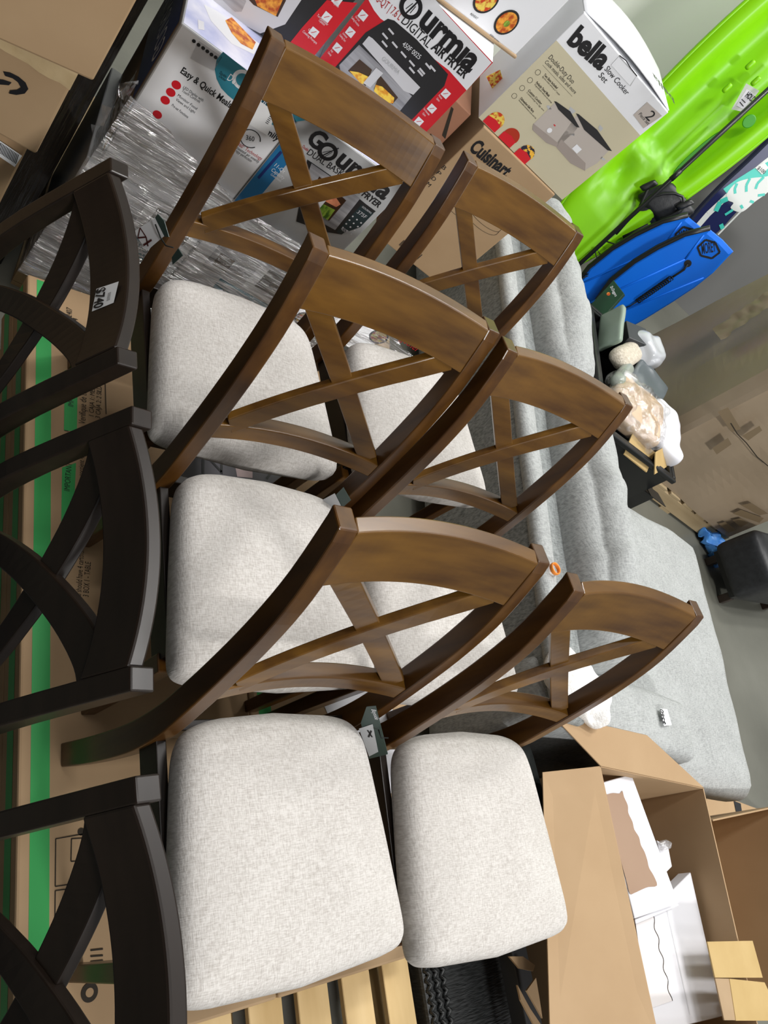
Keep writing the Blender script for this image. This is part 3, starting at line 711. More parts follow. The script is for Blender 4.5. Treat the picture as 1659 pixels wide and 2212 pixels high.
for x, y in ((845, 68), (832, 78), (831, 95), (853, 97), (872, 118), (890, 137), (908, 158), (925, 143), (912, 154), (890, 152), (935, 148)):
    F.poly(t, 'button_picture', [(x - 7, y - 6), (x - 4, y - 9), (x + 7, y + 4), (x + 4, y + 7)], STEELH, 4, px=True)
for x, y, s1, s2 in ((784, 33, 'One-Touch', 'Cooking Functions'), (757, 69, 'Laminated', 'Cooking Chart'), (729, 103, 'Easy', 'Cleanup'), (963, 202, 'Preheat', 'Option'), (933, 234, 'Turn Reminder', 'Option'), (905, 262, 'Guided', 'Prompts')):
    icon(F, t, x, y)
    for k, s in enumerate((s1, s2)):
        n = len(s) * .95; F.text(t, 'lettering', s, (x - 13 - n * .5 - k * 5, y + 8 - n * .6 + k * 6), (x - 13 + n * .5 - k * 5, y + 8 + n * .6 + k * 6), .006, WHITE, layer=3)
# --- box with food bowls on the red box (only lower corner in frame)
t = thing('multi_cooker_box', 'white box with dented corner and round food pictures, on the middle red box', 'cardboard box', (1.142, 1.938, 1.413), 6)
vs, fs = boxv(0, .40, 0, .33, 0, .40); mesh('box_body', vs, fs, WHITE, t, local=True, bevel=.012, seg=3)
vs, fs = boxv(.02, .402, -.004, .02, -.0005, .010); mesh('crushed_edge', vs, fs, CARDB, t, local=True, bevel=.004)
fu, fw = yaw(6); F = Face((1.142, 1.938, 1.413), fu, UP)
for x, y in ((1050, 0), (1094, 48)):
    u, v = F.px(x, y); F.disc(t, 'bowl_picture', u, v, .036, INKB, 2); F.disc(t, 'food_picture', u, v, .030, FOODM if y < 20 else ORANGE, 3)
u, v = F.px(1094, 50); F.disc(t, 'herb_picture', u, v, .009, GREENV, 4)
F.text(t, 'lettering', 'REHEAT', (1015, 31), (1030, 42), .006, INK); F.text(t, 'lettering', 'KEEP WARM', (1057, 76), (1075, 93), .006, INK)

# --- cookware box standing behind, pink carton, cuisinart, slow cooker
t, F, T = carton('cookware_box', 'pale box with dish pictures squeezed between the red and slow cooker boxes', 'cardboard box', (1.40, 2.50, 1.08), -19, .36, .3, .42, WHITE)
F.poly(t, 'dish_picture', [(1050, 165), (1080, 150), (1092, 190), (1070, 205)], FOODM, 2, px=True); F.poly(t, 'dish_picture', [(1085, 180), (1110, 150), (1125, 140), (1120, 175), (1095, 200)], ORANGE, 2, px=True)
F.poly(t, 'blue_strip', [(1095, 205), (1150, 125), (1153, 135), (1100, 212)], BLUEP, 3, px=True)
t, F, T = carton('plain_carton', 'reddish brown carton with a small printed strip behind the red air fryer box', 'cardboard box', (1.46, 2.40, .20), -19, .37, .5, .878, CARDP)
F.poly(t, 'printed_strip', [(975, 230), (980, 235), (962, 300), (955, 292)], INKBR, 2, px=True)
t, F, T = carton('coffee_maker_box', 'brown cardboard box with big Cuisinart lettering and coffee machine drawing', 'cardboard box', (1.837, 2.221, .500), -18, .385, .42, .598, CARD)
F.text(t, 'lettering', 'Cuisinart', (1012, 322), (1090, 384), .05, INK, bold=.04)
for i, s in enumerate(('B', 'P', 'D', 'M')): F.text(t, 'lettering', s, (953 - i * 11, 362 + i * 12), (959 - i * 11, 368 + i * 12), .016, INK)
F.text(t, 'lettering', 'CTN', (849, 466), (868, 480), .018, INK, bold=.03)
L = []
ell = lambda cx, cy, a, b, ang, s=0, e=360, n=22: [(cx + a * math.cos(math.radians(s + (e-s)*i/n)) * math.cos(ang) - b * math.sin(math.radians(s + (e-s)*i/n)) * math.sin(ang), cy + a * math.cos(math.radians(s + (e-s)*i/n)) * math.sin(ang) + b * math.sin(math.radians(s + (e-s)*i/n)) * math.cos(ang)) for i in range(n + 1)]
cu_, cv_ = F.px(1055, 465)
for pts in (ell(cu_, cv_ + .05, .075, .016, 0), ell(cu_, cv_ + .055, .05, .010, 0), ell(cu_, cv_ - .035, .085, .03, 0, 180, 360), ell(cu_, cv_ - .015, .085, .028, 0, 190, 350), [(cu_ - .075, cv_ + .05), (cu_ - .085, cv_ - .035)], [(cu_ + .075, cv_ + .05), (cu_ + .085, cv_ - .035)],
            [(cu_ - .13, cv_ - .06), (cu_ - .05, cv_ - .06), (cu_ - .05, cv_ - .085), (cu_ - .13, cv_ - .085), (cu_ - .13, cv_ - .06)], [(cu_ - .13, cv_ - .06), (cu_ - .10, cv_ - .04), (cu_ - .09, cv_ - .04)]):
    L += F.line(pts, .0016)
F.multi(t, 'line_drawing', L, INKBR, 2)
b0 = F.px(890, 552); k = 0
for i in range(26):
    wd = rnd.choice((.0012, .002, .0032)); F.rect(t, 'barcode', .105 + k, .030, .105 + k + wd, .062, INK, 2); k += wd + rnd.choice((.0015, .003))
t = thing('slow_cooker_box', 'cream and white slow cooker box with bella lettering standing on the brown box', 'cardboard box', (1.812, 2.245, 1.100), -19)
vs, fs = boxv(0, .455, 0, .34, 0, .452); mesh('box_body', vs, fs, WHITE, t, local=True, bevel=.003)
bU, bW = yaw(-19); BO = V((1.812, 2.245, 1.10)); F = Face(BO, bU, UP)
F.rect(t, 'cream_panel', .001, .001, .454, .342, CREAM)
F.text(t, 'lettering', 'bella', (1224, 90), (1297, 152), .060, INK, bold=.045)
F.text(t, 'lettering', 'Slow Cooker', (1305, 150), (1352, 206), .018, INK); F.text(t, 'lettering', 'Set', (1292, 164), (1306, 180), .018, INK)
F.poly(t, 'taupe_square', [(1408, 222), (1447, 240), (1392, 280), (1368, 248)][:0] or [(1398, 220), (1430, 250), (1390, 277), (1368, 248)], TAUPE, 2, px=True)
F.text(t, 'lettering', '2', (1392, 252), (1402, 262), .032, INK, layer=3); F.text(t, 'lettering', 'Piece Set', (1379, 247), (1399, 270), .011, INK, layer=3)
F.text(t, 'lettering', 'Double-Duty Duo', (1184, 125), (1236, 181), .015, INK); F.text(t, 'lettering', 'Cook meals, sides and more', (1176, 135), (1241, 203), .012, INK)
for i, (s, s2) in enumerate((('Two Sizes Included', 'Big slow cooker serves up to 7 people'), ('Perfectly Timed Meals', 'Programmable with pre-set settings'), ('Custom Cooking', '3 cooked settings: low, high, warm'), ('Dishwasher-Safe Parts', 'Removable stoneware pots and lids'))):
    x, y = 1174 - 17 * i, 162 + 17 * i
    F.text(t, 'lettering', s, (x, y), (x + 28, y + 30), .008, INKBR, bold=.02); F.text(t, 'lettering', s2, (x - 3, y + 4), (x + 34, y + 44), .005, INKBR)
    u, v = F.px(x - 12, y - 6); F.multi(t, 'icon_mark', F.line([(u + .009 * math.cos(q * .8), v + .009 * math.sin(q * .8)) for q in range(9)], .0012), INKBR, 2)
F.multi(t, 'rule_line', F.line([F.px(1172, 140), F.px(1236, 208)], .0008), INKBR, 2)
# two printed cookers
def cooker(xs, kx, ky):
    F.poly(t, 'cooker_picture', xs['body'], TAUPE, 2, px=True); F.poly(t, 'cooker_base_picture', xs['base'], TAUPED, 2.5, px=True)
    F.poly(t, 'lid_picture', xs['lid'], INKB, 3, px=True)
    for nm in ('h1', 'h2', 'knob'): F.poly(t, 'handle_picture', xs[nm], GREYP, 2, px=True)
cooker(dict(body=[(1199, 221), (1250, 272), (1240, 286), (1205, 316), (1170, 298), (1150, 274), (1152, 268)], base=[(1152, 266), (1205, 308), (1205, 318), (1180, 308), (1150, 280)],
            lid=[(1197, 218), (1202, 219), (1232, 240), (1252, 275), (1245, 274), (1206, 236)], h1=[(1180, 228), (1186, 227), (1192, 236), (1184, 236)], h2=[(1232, 285), (1242, 289), (1240, 293), (1228, 290)], knob=[(1228, 238), (1232, 230), (1244, 240), (1236, 246)]), 0, 0)
cooker(dict(body=[(1246, 248), (1318, 322), (1290, 352), (1262, 368), (1225, 345), (1200, 312)], base=[(1212, 300), (1265, 352), (1264, 369), (1232, 352), (1202, 318)],
            lid=[(1244, 244), (1250, 246), (1290, 280), (1322, 326), (1312, 324), (1262, 280)], h1=[(1300, 338), (1308, 344), (1305, 347), (1296, 342)], h2=[(1240, 268), (1244, 270), (1242, 274), (1238, 272)], knob=[(1292, 276), (1296, 269), (1303, 277), (1297, 284)]), 0, 0)
u, v = F.px(1187, 281); F.disc(t, 'knob_picture', u, v, .009, WHITE, 4)
u, v = F.px(1198, 270); F.rect(t, 'lamp_picture', u - .004, v - .002, u + .004, v + .002, RED, 4)
u, v = F.px(1246, 321); F.rect(t, 'panel_picture', u - .014, v - .011, u + .014, v + .011, WHITE, 4)
for (x, y), m_ in (((1064, 262), FOODM), ((1097, 296), mat('tomato_picture', (.42, .03, .01), .4)), ((1130, 332), noisy('dessert_picture', (.02, .02, .04), (.9, .5, .05), (60, 60, 60), 3, .4, lo=.5, hi=.55))):
    u, v = F.px(x, y); F.disc(t, 'food_picture', u + .006, v + .010, .030, m_, 3, a0=-10, a1=190); F.poly(t, 'red_label', [(u - .026, v - .022), (u + .034, v - .022), (u + .034, v + .006), (u + .006, v + .013), (u - .026, v + .006)], RED, 4)
# lid tab, seam and lifted flap
F.poly(t, 'tab_slot', [(1338, 120), (1376, 162), (1362, 186), (1322, 140)], GREYP, 2, px=True); F.poly(t, 'tab', [(1336, 122), (1374, 164), (1360, 184), (1320, 140)], WHITE, 3, px=True)
F.multi(t, 'dark_gap', F.line([F.px(1338, 119), F.px(1352, 130), F.px(1362, 146), F.px(1376, 164)], .003), INK, 4)
vs, fs = [], []
for i in range(13):
    k = i / 12; q = BO + bU * (.455 * k) + UP * (.456 + .014 * math.sin(k * 3.14)); vs += [q + bW * .01, q + bW * .30 + UP * (.012 * math.sin(k * 3.14))]
for i in range(12): fs.append((i * 2, i * 2 + 1, i * 2 + 3, i * 2 + 2))
o = mesh('top_flap', vs, fs, WHITE, t, smooth=True); sm = o.modifiers.new('s', 'SOLIDIFY'); sm.thickness = .004
T = Face(BO + UP * .462 + V((0, 0, .004)), bU, bW); T.text(t, 'lettering', 'bella', (1441, 224), (1395, 168), .04, INK, bold=.03, layer=40)

# ================================================================ left: shipping boxes and dark wrapped tower
vs, fs = [], []
NXY = 16
corners = [(-.45, 1.97), (.600, 1.868), (.885, 2.85), (-.35, 2.95)]
ring = []
for a, b in zip(corners, corners[1:] + corners[:1]):
    for i in range(NXY): k = i / NXY; ring.append((a[0] + (b[0] - a[0]) * k, a[1] + (b[1] - a[1]) * k))
rings = []
for j in range(30):
    z = .02 + 2.3 * j / 29; rr = []
    for i, (x, y) in enumerate(ring):
        n_ = noise.noise(V((x * 7, y * 7, z * .9))) * .02 + noise.noise(V((x * 23, y * 23, z * 1.5))) * .010
        cx_, cy_ = .15, 2.4; d = V((x - cx_, y - cy_)).normalized(); rr.append((x + d.x * n_, y + d.y * n_, z))
    rings.append(rr)
vs, fs = loft(rings); o = mesh('wrapped_tower', vs, fs, FILMK, None, smooth=True); tag(o, 'tall black film wrapped pallet load standing behind the shipping boxes', 'wrapped pallet')
def ship(name, label, x1, y0, z0, w, d, h, rz, m=CARD):
    """x1,y0: near right corner"""
    U, W = yaw(rz); O = V((x1, y0, z0)) - U * w
    return carton(name, label, 'cardboard box', tuple(O), rz, w, d, h, m, 'shipping boxes at the left', bevel=.006)
ship('shipping_carton', 'plain kraft shipping box at the base of the stack left of the wrapped tower', .415, 1.555, 0, .46, .26, .555, -4)
ship('shipping_carton', 'kraft shipping box third from the top with no print', .425, 1.535, .558, .44, .26, .24, 2)
t, F, T = ship('shipping_carton', 'kraft shipping box with curved black arrow and barcode label', .436, 1.507, .80, .50, .28, .262, -9)
cx_, cy_ = 12, 180
pts = [(8, 152), (20, 154), (35, 160), (50, 170), (60, 184), (62, 192), (52, 200), (38, 202), (22, 200), (26, 196), (42, 192), (48, 186), (42, 176), (30, 168), (12, 160)]
F.poly(t, 'black_arrow', [(8, 152), (24, 155), (42, 164), (56, 176), (62, 190), (54, 200), (36, 203), (20, 200), (23, 193), (38, 192), (46, 187), (40, 176), (28, 167), (12, 162)], INK, 6, px=True)
F.poly(t, 'black_arrow', [(-20, 168), (8, 170), (26, 176), (20, 182), (-4, 180), (-20, 178)], INK, 6, px=True)
F.poly(t, 'shipping_label', [(-20, 290), (48, 336), (32, 360), (-30, 318)], LABEL, 2, px=True)
for k in range(16): F.poly(t, 'barcode', [(-4 + k * 2.9, 303 + k * 1.95), (-2.4 + k * 2.9, 304 + k * 1.95), (-9 + k * 2.9, 324 + k * 1.95), (-10.6 + k * 2.9, 323 + k * 1.95)], INK, 3, px=True)
# crinkled paper tape over its top edge
vs, fs = [], []
for i in range(25):
    k = i / 24
    for j in range(5):
        b_ = F.P(.50 * k, .262 - .017 * j, .004 + .006 * noise.noise(V((k * 14, j, 2)))) if j else F.P(.50 * k, .264, -.06)
        vs.append(b_)
for i in range(24):
    for j in range(4): a = i * 5 + j; fs.append((a, a + 1, a + 6, a + 5))
mesh('crinkled_tape', vs, fs, noisy('paper_tape', (.50, .36, .19), (.60, .46, .27), (14, 14, 14), 5, .35, .6, bump=.4), t, smooth=True)
ship('shipping_carton', 'plain kraft box on top of the shipping stack, edge in the upper left corner', .455, 1.465, 1.064, .44, .36, .40, 6)
# film heap and bent boards on the floor at far left
vs, fs = softbox((.44, 1.43, .002), (1, 0, 0), (0, 1, 0), UP, .18, .14, .14, .06, .04, n=12, nz=.05, nscale=9, seed=3)
o = mesh('film_heap', vs, fs, FILMB, None, smooth=True); tag(o, 'crumpled clear film heap on the floor below the shipping boxes', 'plastic film')
# ================================================================ grey sectional sofa
so = V((2.06, .27, 0)); sL, _ = yaw(78); sD, _2 = yaw(-12)
def sp(l, d, z): return so + sL * l + sD * d + UP * z
t = thing('sectional_sofa', 'light grey fabric sofa with chaise and loose back cushions at the right', 'sofa', tuple(sp(0, 0, 0)))
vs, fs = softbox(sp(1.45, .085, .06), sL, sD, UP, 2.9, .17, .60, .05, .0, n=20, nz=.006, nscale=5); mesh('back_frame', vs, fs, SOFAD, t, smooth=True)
vs, fs = softbox(sp(1.45, .035, .60), sL, sD, UP, 2.86, .085, .065, .03, .0, n=20, nz=.006, nscale=5); mesh('back_ridge', vs, fs, SOFA, t, smooth=True)
vs, fs = softbox(sp(1.5, .52, .06), sL, sD, UP, 2.78, .72, .24, .03, .0, n=8); mesh('base', vs, fs, SOFA, t, smooth=True)
vs, fs = softbox(sp(.66, 1.10, .06), sL, sD, UP, 1.22, 1.02, .22, .04, .0, n=10); mesh('base', vs, fs, SOFA, t, smooth=True)
vs, fs = softbox(sp(.635, .98, .27), sL, sD, UP, 1.31, 1.32, .19, .085, .03, n=24, nz=.012, nscale=5); mesh('chaise_cushion', vs, fs, SOFA, t, smooth=True)
vs, fs = softbox(sp(2.09, .52, .28), sL, sD, UP, 1.56, .72, .18, .06, .03, n=16, nz=.01); mesh('seat_cushion', vs, fs, SOFA, t, smooth=True)
vs, fs = softbox(sp(.12, .44, .05), sL, sD, UP, .24, .90, .56, .045, .01, n=18, nz=.006); mesh('arm', vs, fs, SOFA, t, smooth=True)
for l, wl, sd in ((.80, 1.12, 2), (1.99, 1.14, 5)):
    d_ = (sD * .95 + UP * -.20).normalized(); u_p = (UP * .97 + sD * .20).normalized(); 
    vs, fs = softbox(sp(l, .30, .42), sL, (sD * .96 - UP * .26).normalized(), (UP * .96 + sD * -.02).normalized(), wl, .30, .38, .13, .05, n=26, nz=.03, nscale=4, seed=sd, wrinkle=.016)
    mesh('back_cushion', vs, fs, SOFA, t, smooth=True)
F = Face(sp(.22, .2, .625), sD, sL)
pt = thing('price_label', 'white price label reading 560 stuck on the sofa arm', 'label', tuple(at(1437, 1550, 2, .63)))
F2 = Face((0, 0, .633), V((1, 0, 0)), V((0, 1, 0)))
F2.poly(pt, 'paper', [(1426, 1531), (1441, 1532), (1451, 1566), (1434, 1568)], LABEL, 1, px=True)
F2.text(pt, 'lettering', '$560', (1437, 1566), (1432, 1534), .022, INK, layer=3, bold=.02)
# towel on the arm
tc = at(1255, 1485, 2, .66)
vs, fs = softbox(tc - UP * .045, (sD * .9 + sL * -.3).normalized(), (sL * .9 + sD * .3).normalized(), UP, .27, .17, .07, .035, .02, n=22, nz=.03, nscale=14, seed=4)
o = mesh('towel', vs, fs, TOWEL, None, smooth=True); tag(o, 'crumpled white towel lying on the sofa arm', 'towel')
# tape core ring
rc = at(1205, 1226, 2, .69); ring = []
t = None
vs, fs = [], []
n1, n2 = 28, 8
for i in range(n1):
    a = 2 * math.pi * i / n1
    for j in range(n2):
        b_ = 2 * math.pi * j / n2; R_ = .020 + .003 * math.cos(b_)
        vs.append(rc + sL * R_ * math.cos(a) + sD * R_ * math.sin(a) + UP * (.008 * math.sin(b_) - .012))
for i in range(n1):
    for j in range(n2): fs.append((i * n2 + j, ((i + 1) % n1) * n2 + j, ((i + 1) % n1) * n2 + (j + 1) % n2, i * n2 + (j + 1) % n2))
o = mesh('tape_ring', vs, fs, TAPEO, None, smooth=True); tag(o, 'small orange ring lying on the sofa back', 'ring')
# black storage bench end between chair and open box
vs, fs = softbox((1.93, .05, .0), (1, .05, 0), (-.05, 1, 0), UP, .34, .34, .50, .02, 0, n=6)
o = mesh('fabric_ottoman', vs, fs, BLACKM, None, smooth=True); tag(o, 'black fabric ottoman between the front right seat and the sofa arm', 'ottoman')

# ================================================================ kayak
kU = V((.955, -.29, 0)).normalized()                      # across the deck
kT = V((.125, .215, 1)).normalized()                       # along the hull
kU = (kU - kT * kU.dot(kT)).normalized(); kN = kU.cross(kT).normalized()
if kN.dot(V((0, -1, 0))) < 0: kN = -kN
kU = V((kU.x * .93, kU.y * .93, kU.z * .93)) + kN * .38; kU.normalize(); kN = kU.cross(kT).normalized()
if kN.dot(V((0, -1, 0))) < 0: kN = -kN
KB = V((4.06, 3.46, .02)); KL = 3.05
def kp(u, l, n): return KB + kU * u + kT * l + kN * n
def khw(s):  # half width along the length
    return .35 * max(0.02, math.sin(math.pi * min(1, max(0, .055 + .89 * s)))) ** .62
t = thing('kayak', 'lime green sit on top kayak leaning upright against the wall', 'kayak', tuple(KB))
rings = []; NS = 70; NA = 48
for i in range(NS + 1):
    s = i / NS; a = khw(s); L_ = KL * s; rr = []
    dep = .27 * max(.12, math.sin(math.pi * (.04 + .92 * s))) ** .5
    ck = max(0, math.sin(math.pi * min(1, max(0, (s - .16) / .66)))) ** .5 if .16 < s < .82 else 0
    for j in range(NA):
        th = 2 * math.pi * j / NA
        x = math.cos(th); y = math.sin(th)
        if y >= 0:   # deck side
            q = abs(x)
            n_ = .05 * (1 - q ** 6) ** .5
            rec = ck * (.115 if .30 < s < .62 else .07) * max(0, 1 - (q / .72) ** 6)
            foot = .05 * math.sin(s * 60) * ck * (1 if s > .6 or s < .3 else 0) * max(0, 1 - ((q - .35) / .2) ** 2)
            n_ = n_ - rec * (1 - .15 * math.cos(q * 9)) - foot
            rr.append(kp(a * x, L_, n_))
        else:
            xx = math.copysign(abs(x) ** .75, x); rr.append(kp(a * xx * (1.0 if abs(x) < .97 else 1.0), L_, -dep * abs(y) ** .7))
    rings.append(rr)
vs, fs = loft(rings); mesh('hull', vs, fs, LIME, t, smooth=True)
# rim bead round the deck
for sgn in (-1, 1):
    vs, fs = tube([kp(sgn * khw(i / 40) * .97, KL * i / 40, .012) for i in range(2, 39)], .014, 8); mesh('gunwale', vs, fs, LIME, t, smooth=True)
# moulded handle recess, seat, buckles, straps, bungee, hold sheet
def disc3(c, U, W, ru, rw, h, m, name, par, n=36, e=1):
    N = V(U).cross(V(W)).normalized()
    if N.dot(CAM - V(c)) < 0: N = -N
    r0, r1, r2 = [], [], []
    for i in range(n):
        a = 2 * math.pi * i / n; k = V(U) * ru * math.cos(a) + V(W) * rw * math.sin(a)
        r0.append(V(c) + k); r1.append(V(c) + k * .99 + N * h * .7); r2.append(V(c) + k * .90 + N * h)
    vs, fs = loft([r0, r1, r2]); return mesh(name, vs, fs, m, par, smooth=False, bevel=0)
KF = Face(kp(0, 0, .055), kU, kT)
def kpx(x, y, h=0): u, v = KF.px(x, y); return KF.P(u, v, h)
c = kpx(1435, 448, -.02)
vs, fs = softbox(kpx(1440, 442, -.06), kU, (kT * .88 + kU * .35).normalized(), kN, .26, .22, .05, .025, .01, n=12); o1 = mesh('seat_back', vs, fs, LEATHER, t, smooth=True)
vs, fs = softbox(kpx(1388, 486, -.10), kU, (kT * .9 + kU * .1).normalized(), kN, .24, .30, .06, .03, .02, n=14, nz=.03, nscale=9); mesh('seat_pad', vs, fs, LEATHER, t, smooth=True)
vs, fs = tube([kpx(1362 + 115 * .5 + 58 * math.cos(a), 452 - 8 + 30 * math.sin(a) - 26 * math.cos(a) + 10, .012) for a in [math.pi * 2 * i / 30 for i in range(31)]][:0] or
              [kpx(*p, .015) for p in [(1398, 438), (1410, 424), (1432, 418), (1456, 417), (1474, 424), (1477, 438), (1468, 454), (1448, 466), (1425, 472)]], .009, 8); mesh('seat_rim', vs, fs, BLACKP, t, smooth=True)
for pts in ([(1330, 505), (1352, 480), (1380, 450), (1400, 405)], [(1425, 480), (1450, 465), (1470, 455), (1482, 438)], [(1345, 512), (1370, 500), (1400, 485)], [(1395, 500), (1385, 520), (1360, 545)]):
    vs, fs = tube([kpx(*p, .01) for p in pts], .011, 6); mesh('strap', vs, fs, CORD, t, smooth=True)
for x, y in ((1401, 400), (1479, 441)):
    vs, fs = softbox(kpx(x, y, .0), kU, (kT * .9 + kU * .3).normalized(), kN, .045, .10, .03, .012, 0, n=4); mesh('buckle', vs, fs, BLACKP, t, smooth=True)
for pts in ([(1255, 565), (1288, 535), (1296, 548)], [(1283, 535), (1290, 560), (1276, 590)], [(1262, 592), (1300, 585), (1330, 560)], [(1308, 520), (1348, 532)], [(1230, 612), (1275, 592)]):
    vs, fs = tube([kpx(*p, .02) for p in pts], .004, 6); mesh('bungee_cord', vs, fs, CORD, t, smooth=True)
for x, y, ru, rw in ((1348, 538, .07, .035), (1505, 330, .022, .17), (1618, 262, .035, .04)):
    disc3(kpx(x, y, .0), kU, kT, ru, rw, .006, mat('shaded_lime_recess', (.03, .30, .002), .4) if ru < .03 or rw < .05 else LIME, 'moulded_recess', t)  # recess shade put into the colour: darker lime on shallow discs
for x, y in ((1570, 190), (1620, 140), (1632, 175)):
    vs, fs = softbox(kpx(x, y, -.01), kU, kT, kN, .03, .06, .035, .012, 0, n=4); mesh('fitting', vs, fs, LIME, t, smooth=True)
ht = thing('hold_tag', 'white HOLD slip in a clear sleeve on the kayak deck', 'tag', tuple(kpx(1608, 215, .02)))
KF2 = Face(kp(0, 0, .075), kU, kT)
KF2.poly(ht, 'sleeve', [(1580, 236), (1612, 180), (1640, 196), (1606, 242)], mat('hazy_sleeve', (.55, .60, .52), .3), 1, px=True)
KF2.poly(ht, 'slip', [(1590, 228), (1613, 192), (1630, 204), (1606, 236)], PAPER, 3, px=True)
KF2.text(ht, 'lettering', 'HOLD', (1609, 208), (1625, 221), .03, INK, layer=5, bold=.03)
KF2.multi(ht, 'handwriting', KF2.line([KF2.px(1602, 214), KF2.px(1610, 222)], .004) + KF2.line([KF2.px(1598, 220), KF2.px(1606, 230)], .004), INK, 5)
# paddle
pt = thing('kayak_paddle', 'black paddle shaft standing diagonally in front of the green kayak', 'paddle', tuple(kpx(1225, 588, .09)))
P0, P1 = kpx(1222, 590, .10), kpx(1690, 156, .10)
vs, fs = tube([P0, P0.lerp(P1, .03)], .024, 12); mesh('drip_ring', vs, fs, BLACKP, pt, smooth=True)
vs, fs = tube([P0.lerp(P1, .028), P0.lerp(P1, .5), P1], .0145, 14); mesh('shaft', vs, fs, BLACKP, pt, smooth=True)
vs, fs = tube([P0.lerp(P1, .515), P0.lerp(P1, .56)], .0175, 14); mesh('ferrule', vs, fs, BLACKP, pt, smooth=True)

# ================================================================ paddle board
bT = V((.10, .24, 1)).normalized(); bU_ = V((.80, -.60, 0)); bU_ = (bU_ - bT * bU_.dot(bT)).normalized()
PB = Face((4.86, 3.86, 0), bU_, bT)
def slab(F, name, label, cat, outline, th, m, back=None, px=True):
    pts = [F.px(*p) if px else p for p in outline]
    cx_ = sum(p[0] for p in pts) / len(pts); cy_ = sum(p[1] for p in pts) / len(pts)
    t = thing(name, label, cat, tuple(F.P(cx_, min(p[1] for p in pts), 0)))
    def sc_(k): return [(cx_ + (u - cx_) * k, cy_ + (v - cy_) * k) for u, v in pts]
    kk = 1 - .012 / max(.2, max(abs(p[0] - cx_) for p in pts))
    vs, fs = loft([[F.P(u, v, -th) for u, v in sc_(kk)], [F.P(u, v, -th * .8) for u, v in pts], [F.P(u, v, -th * .2) for u, v in pts], [F.P(u, v, 0) for u, v in sc_(kk)]])
    mesh('board', vs, fs, m, t); return t
def sm(pts, n=6):
    out = []; k = len(pts)
    for i in range(k):
        p = [V((*pts[(i + d) % k], 0)) for d in (-1, 0, 1, 2)]
        for j in range(n):
            s = j / n; q = 0.5 * ((2 * p[1]) + (-p[0] + p[2]) * s + (2*p[0] - 5*p[1] + 4*p[2] - p[3]) * s*s + (-p[0] + 3*p[1] - 3*p[2] + p[3]) * s**3); out.append((q.x, q.y))
    return out
bo = [(1470, 505), (1510, 455), (1560, 402), (1620, 346), (1700, 268), (1800, 180), (1900, 110), (1860, 210), (1760, 300), (1690, 365), (1640, 412), (1595, 456), (1548, 506), (1480, 560), (1430, 600), (1410, 590), (1430, 555)]
t = slab(PB, 'paddle_board', 'navy and aqua paddle board with white leaf graphic behind the blue boards', 'paddle board', sm(bo, 3), .12, NAVYB)
def strip(pts, wd, m, name, layer, F=PB, t=t):
    P_ = [F.px(*p) for p in pts]; return F.multi(t, name, F.line(P_, wd), m, layer)
strip([(1497, 500), (1530, 462), (1575, 420), (1620, 378), (1668, 340), (1740, 280)], .040, WHITEB, 'white_pinstripe', 2)
strip([(1551, 507), (1597, 460), (1643, 416), (1695, 370), (1760, 306)], .012, WHITEB, 'white_rail_line', 2)
PB.poly(t, 'aqua_field', [(1562, 408), (1590, 388), (1625, 366), (1665, 346), (1720, 310), (1700, 352), (1668, 385), (1620, 420), (1580, 430)], TEALB, 3, px=True)
PB.poly(t, 'leaf_graphic', sm([(1570, 418), (1590, 395), (1620, 385), (1665, 378), (1690, 350), (1680, 392), (1655, 418), (1630, 436), (1612, 452), (1600, 458), (1586, 455), (1578, 448), (1584, 438), (1572, 432)], 4), WHITEB, 5, px=True)
for pts in ([(1592, 396), (1587, 408), (1588, 418)], [(1620, 385), (1612, 400), (1612, 414)], [(1650, 382), (1636, 396), (1632, 408)], [(1637, 422), (1652, 420)], [(1620, 434), (1628, 437)], [(1600, 443), (1604, 450)]):
    strip(pts, .018, TEALB, 'leaf_gap', 7)
strip([(1572, 429), (1556, 436), (1546, 456)], .034, TEALB, 'aqua_stroke', 6); strip([(1583, 453), (1566, 464)], .018, TEALB, 'aqua_stroke', 6); strip([(1557, 484), (1561, 494)], .028, TEALB, 'aqua_stroke', 6)
lt = thing('price_label', 'white price label reading 100 stuck on the paddle board', 'label', tuple(PB.P(*PB.px(1645, 365), .006)))
PB.poly(lt, 'paper', [(1631, 362), (1650, 350), (1660, 362), (1646, 377)], LABEL, 9, px=True); PB.text(lt, 'lettering', '$100', (1635, 364), (1650, 376), .022, INK, layer=11, bold=.02)

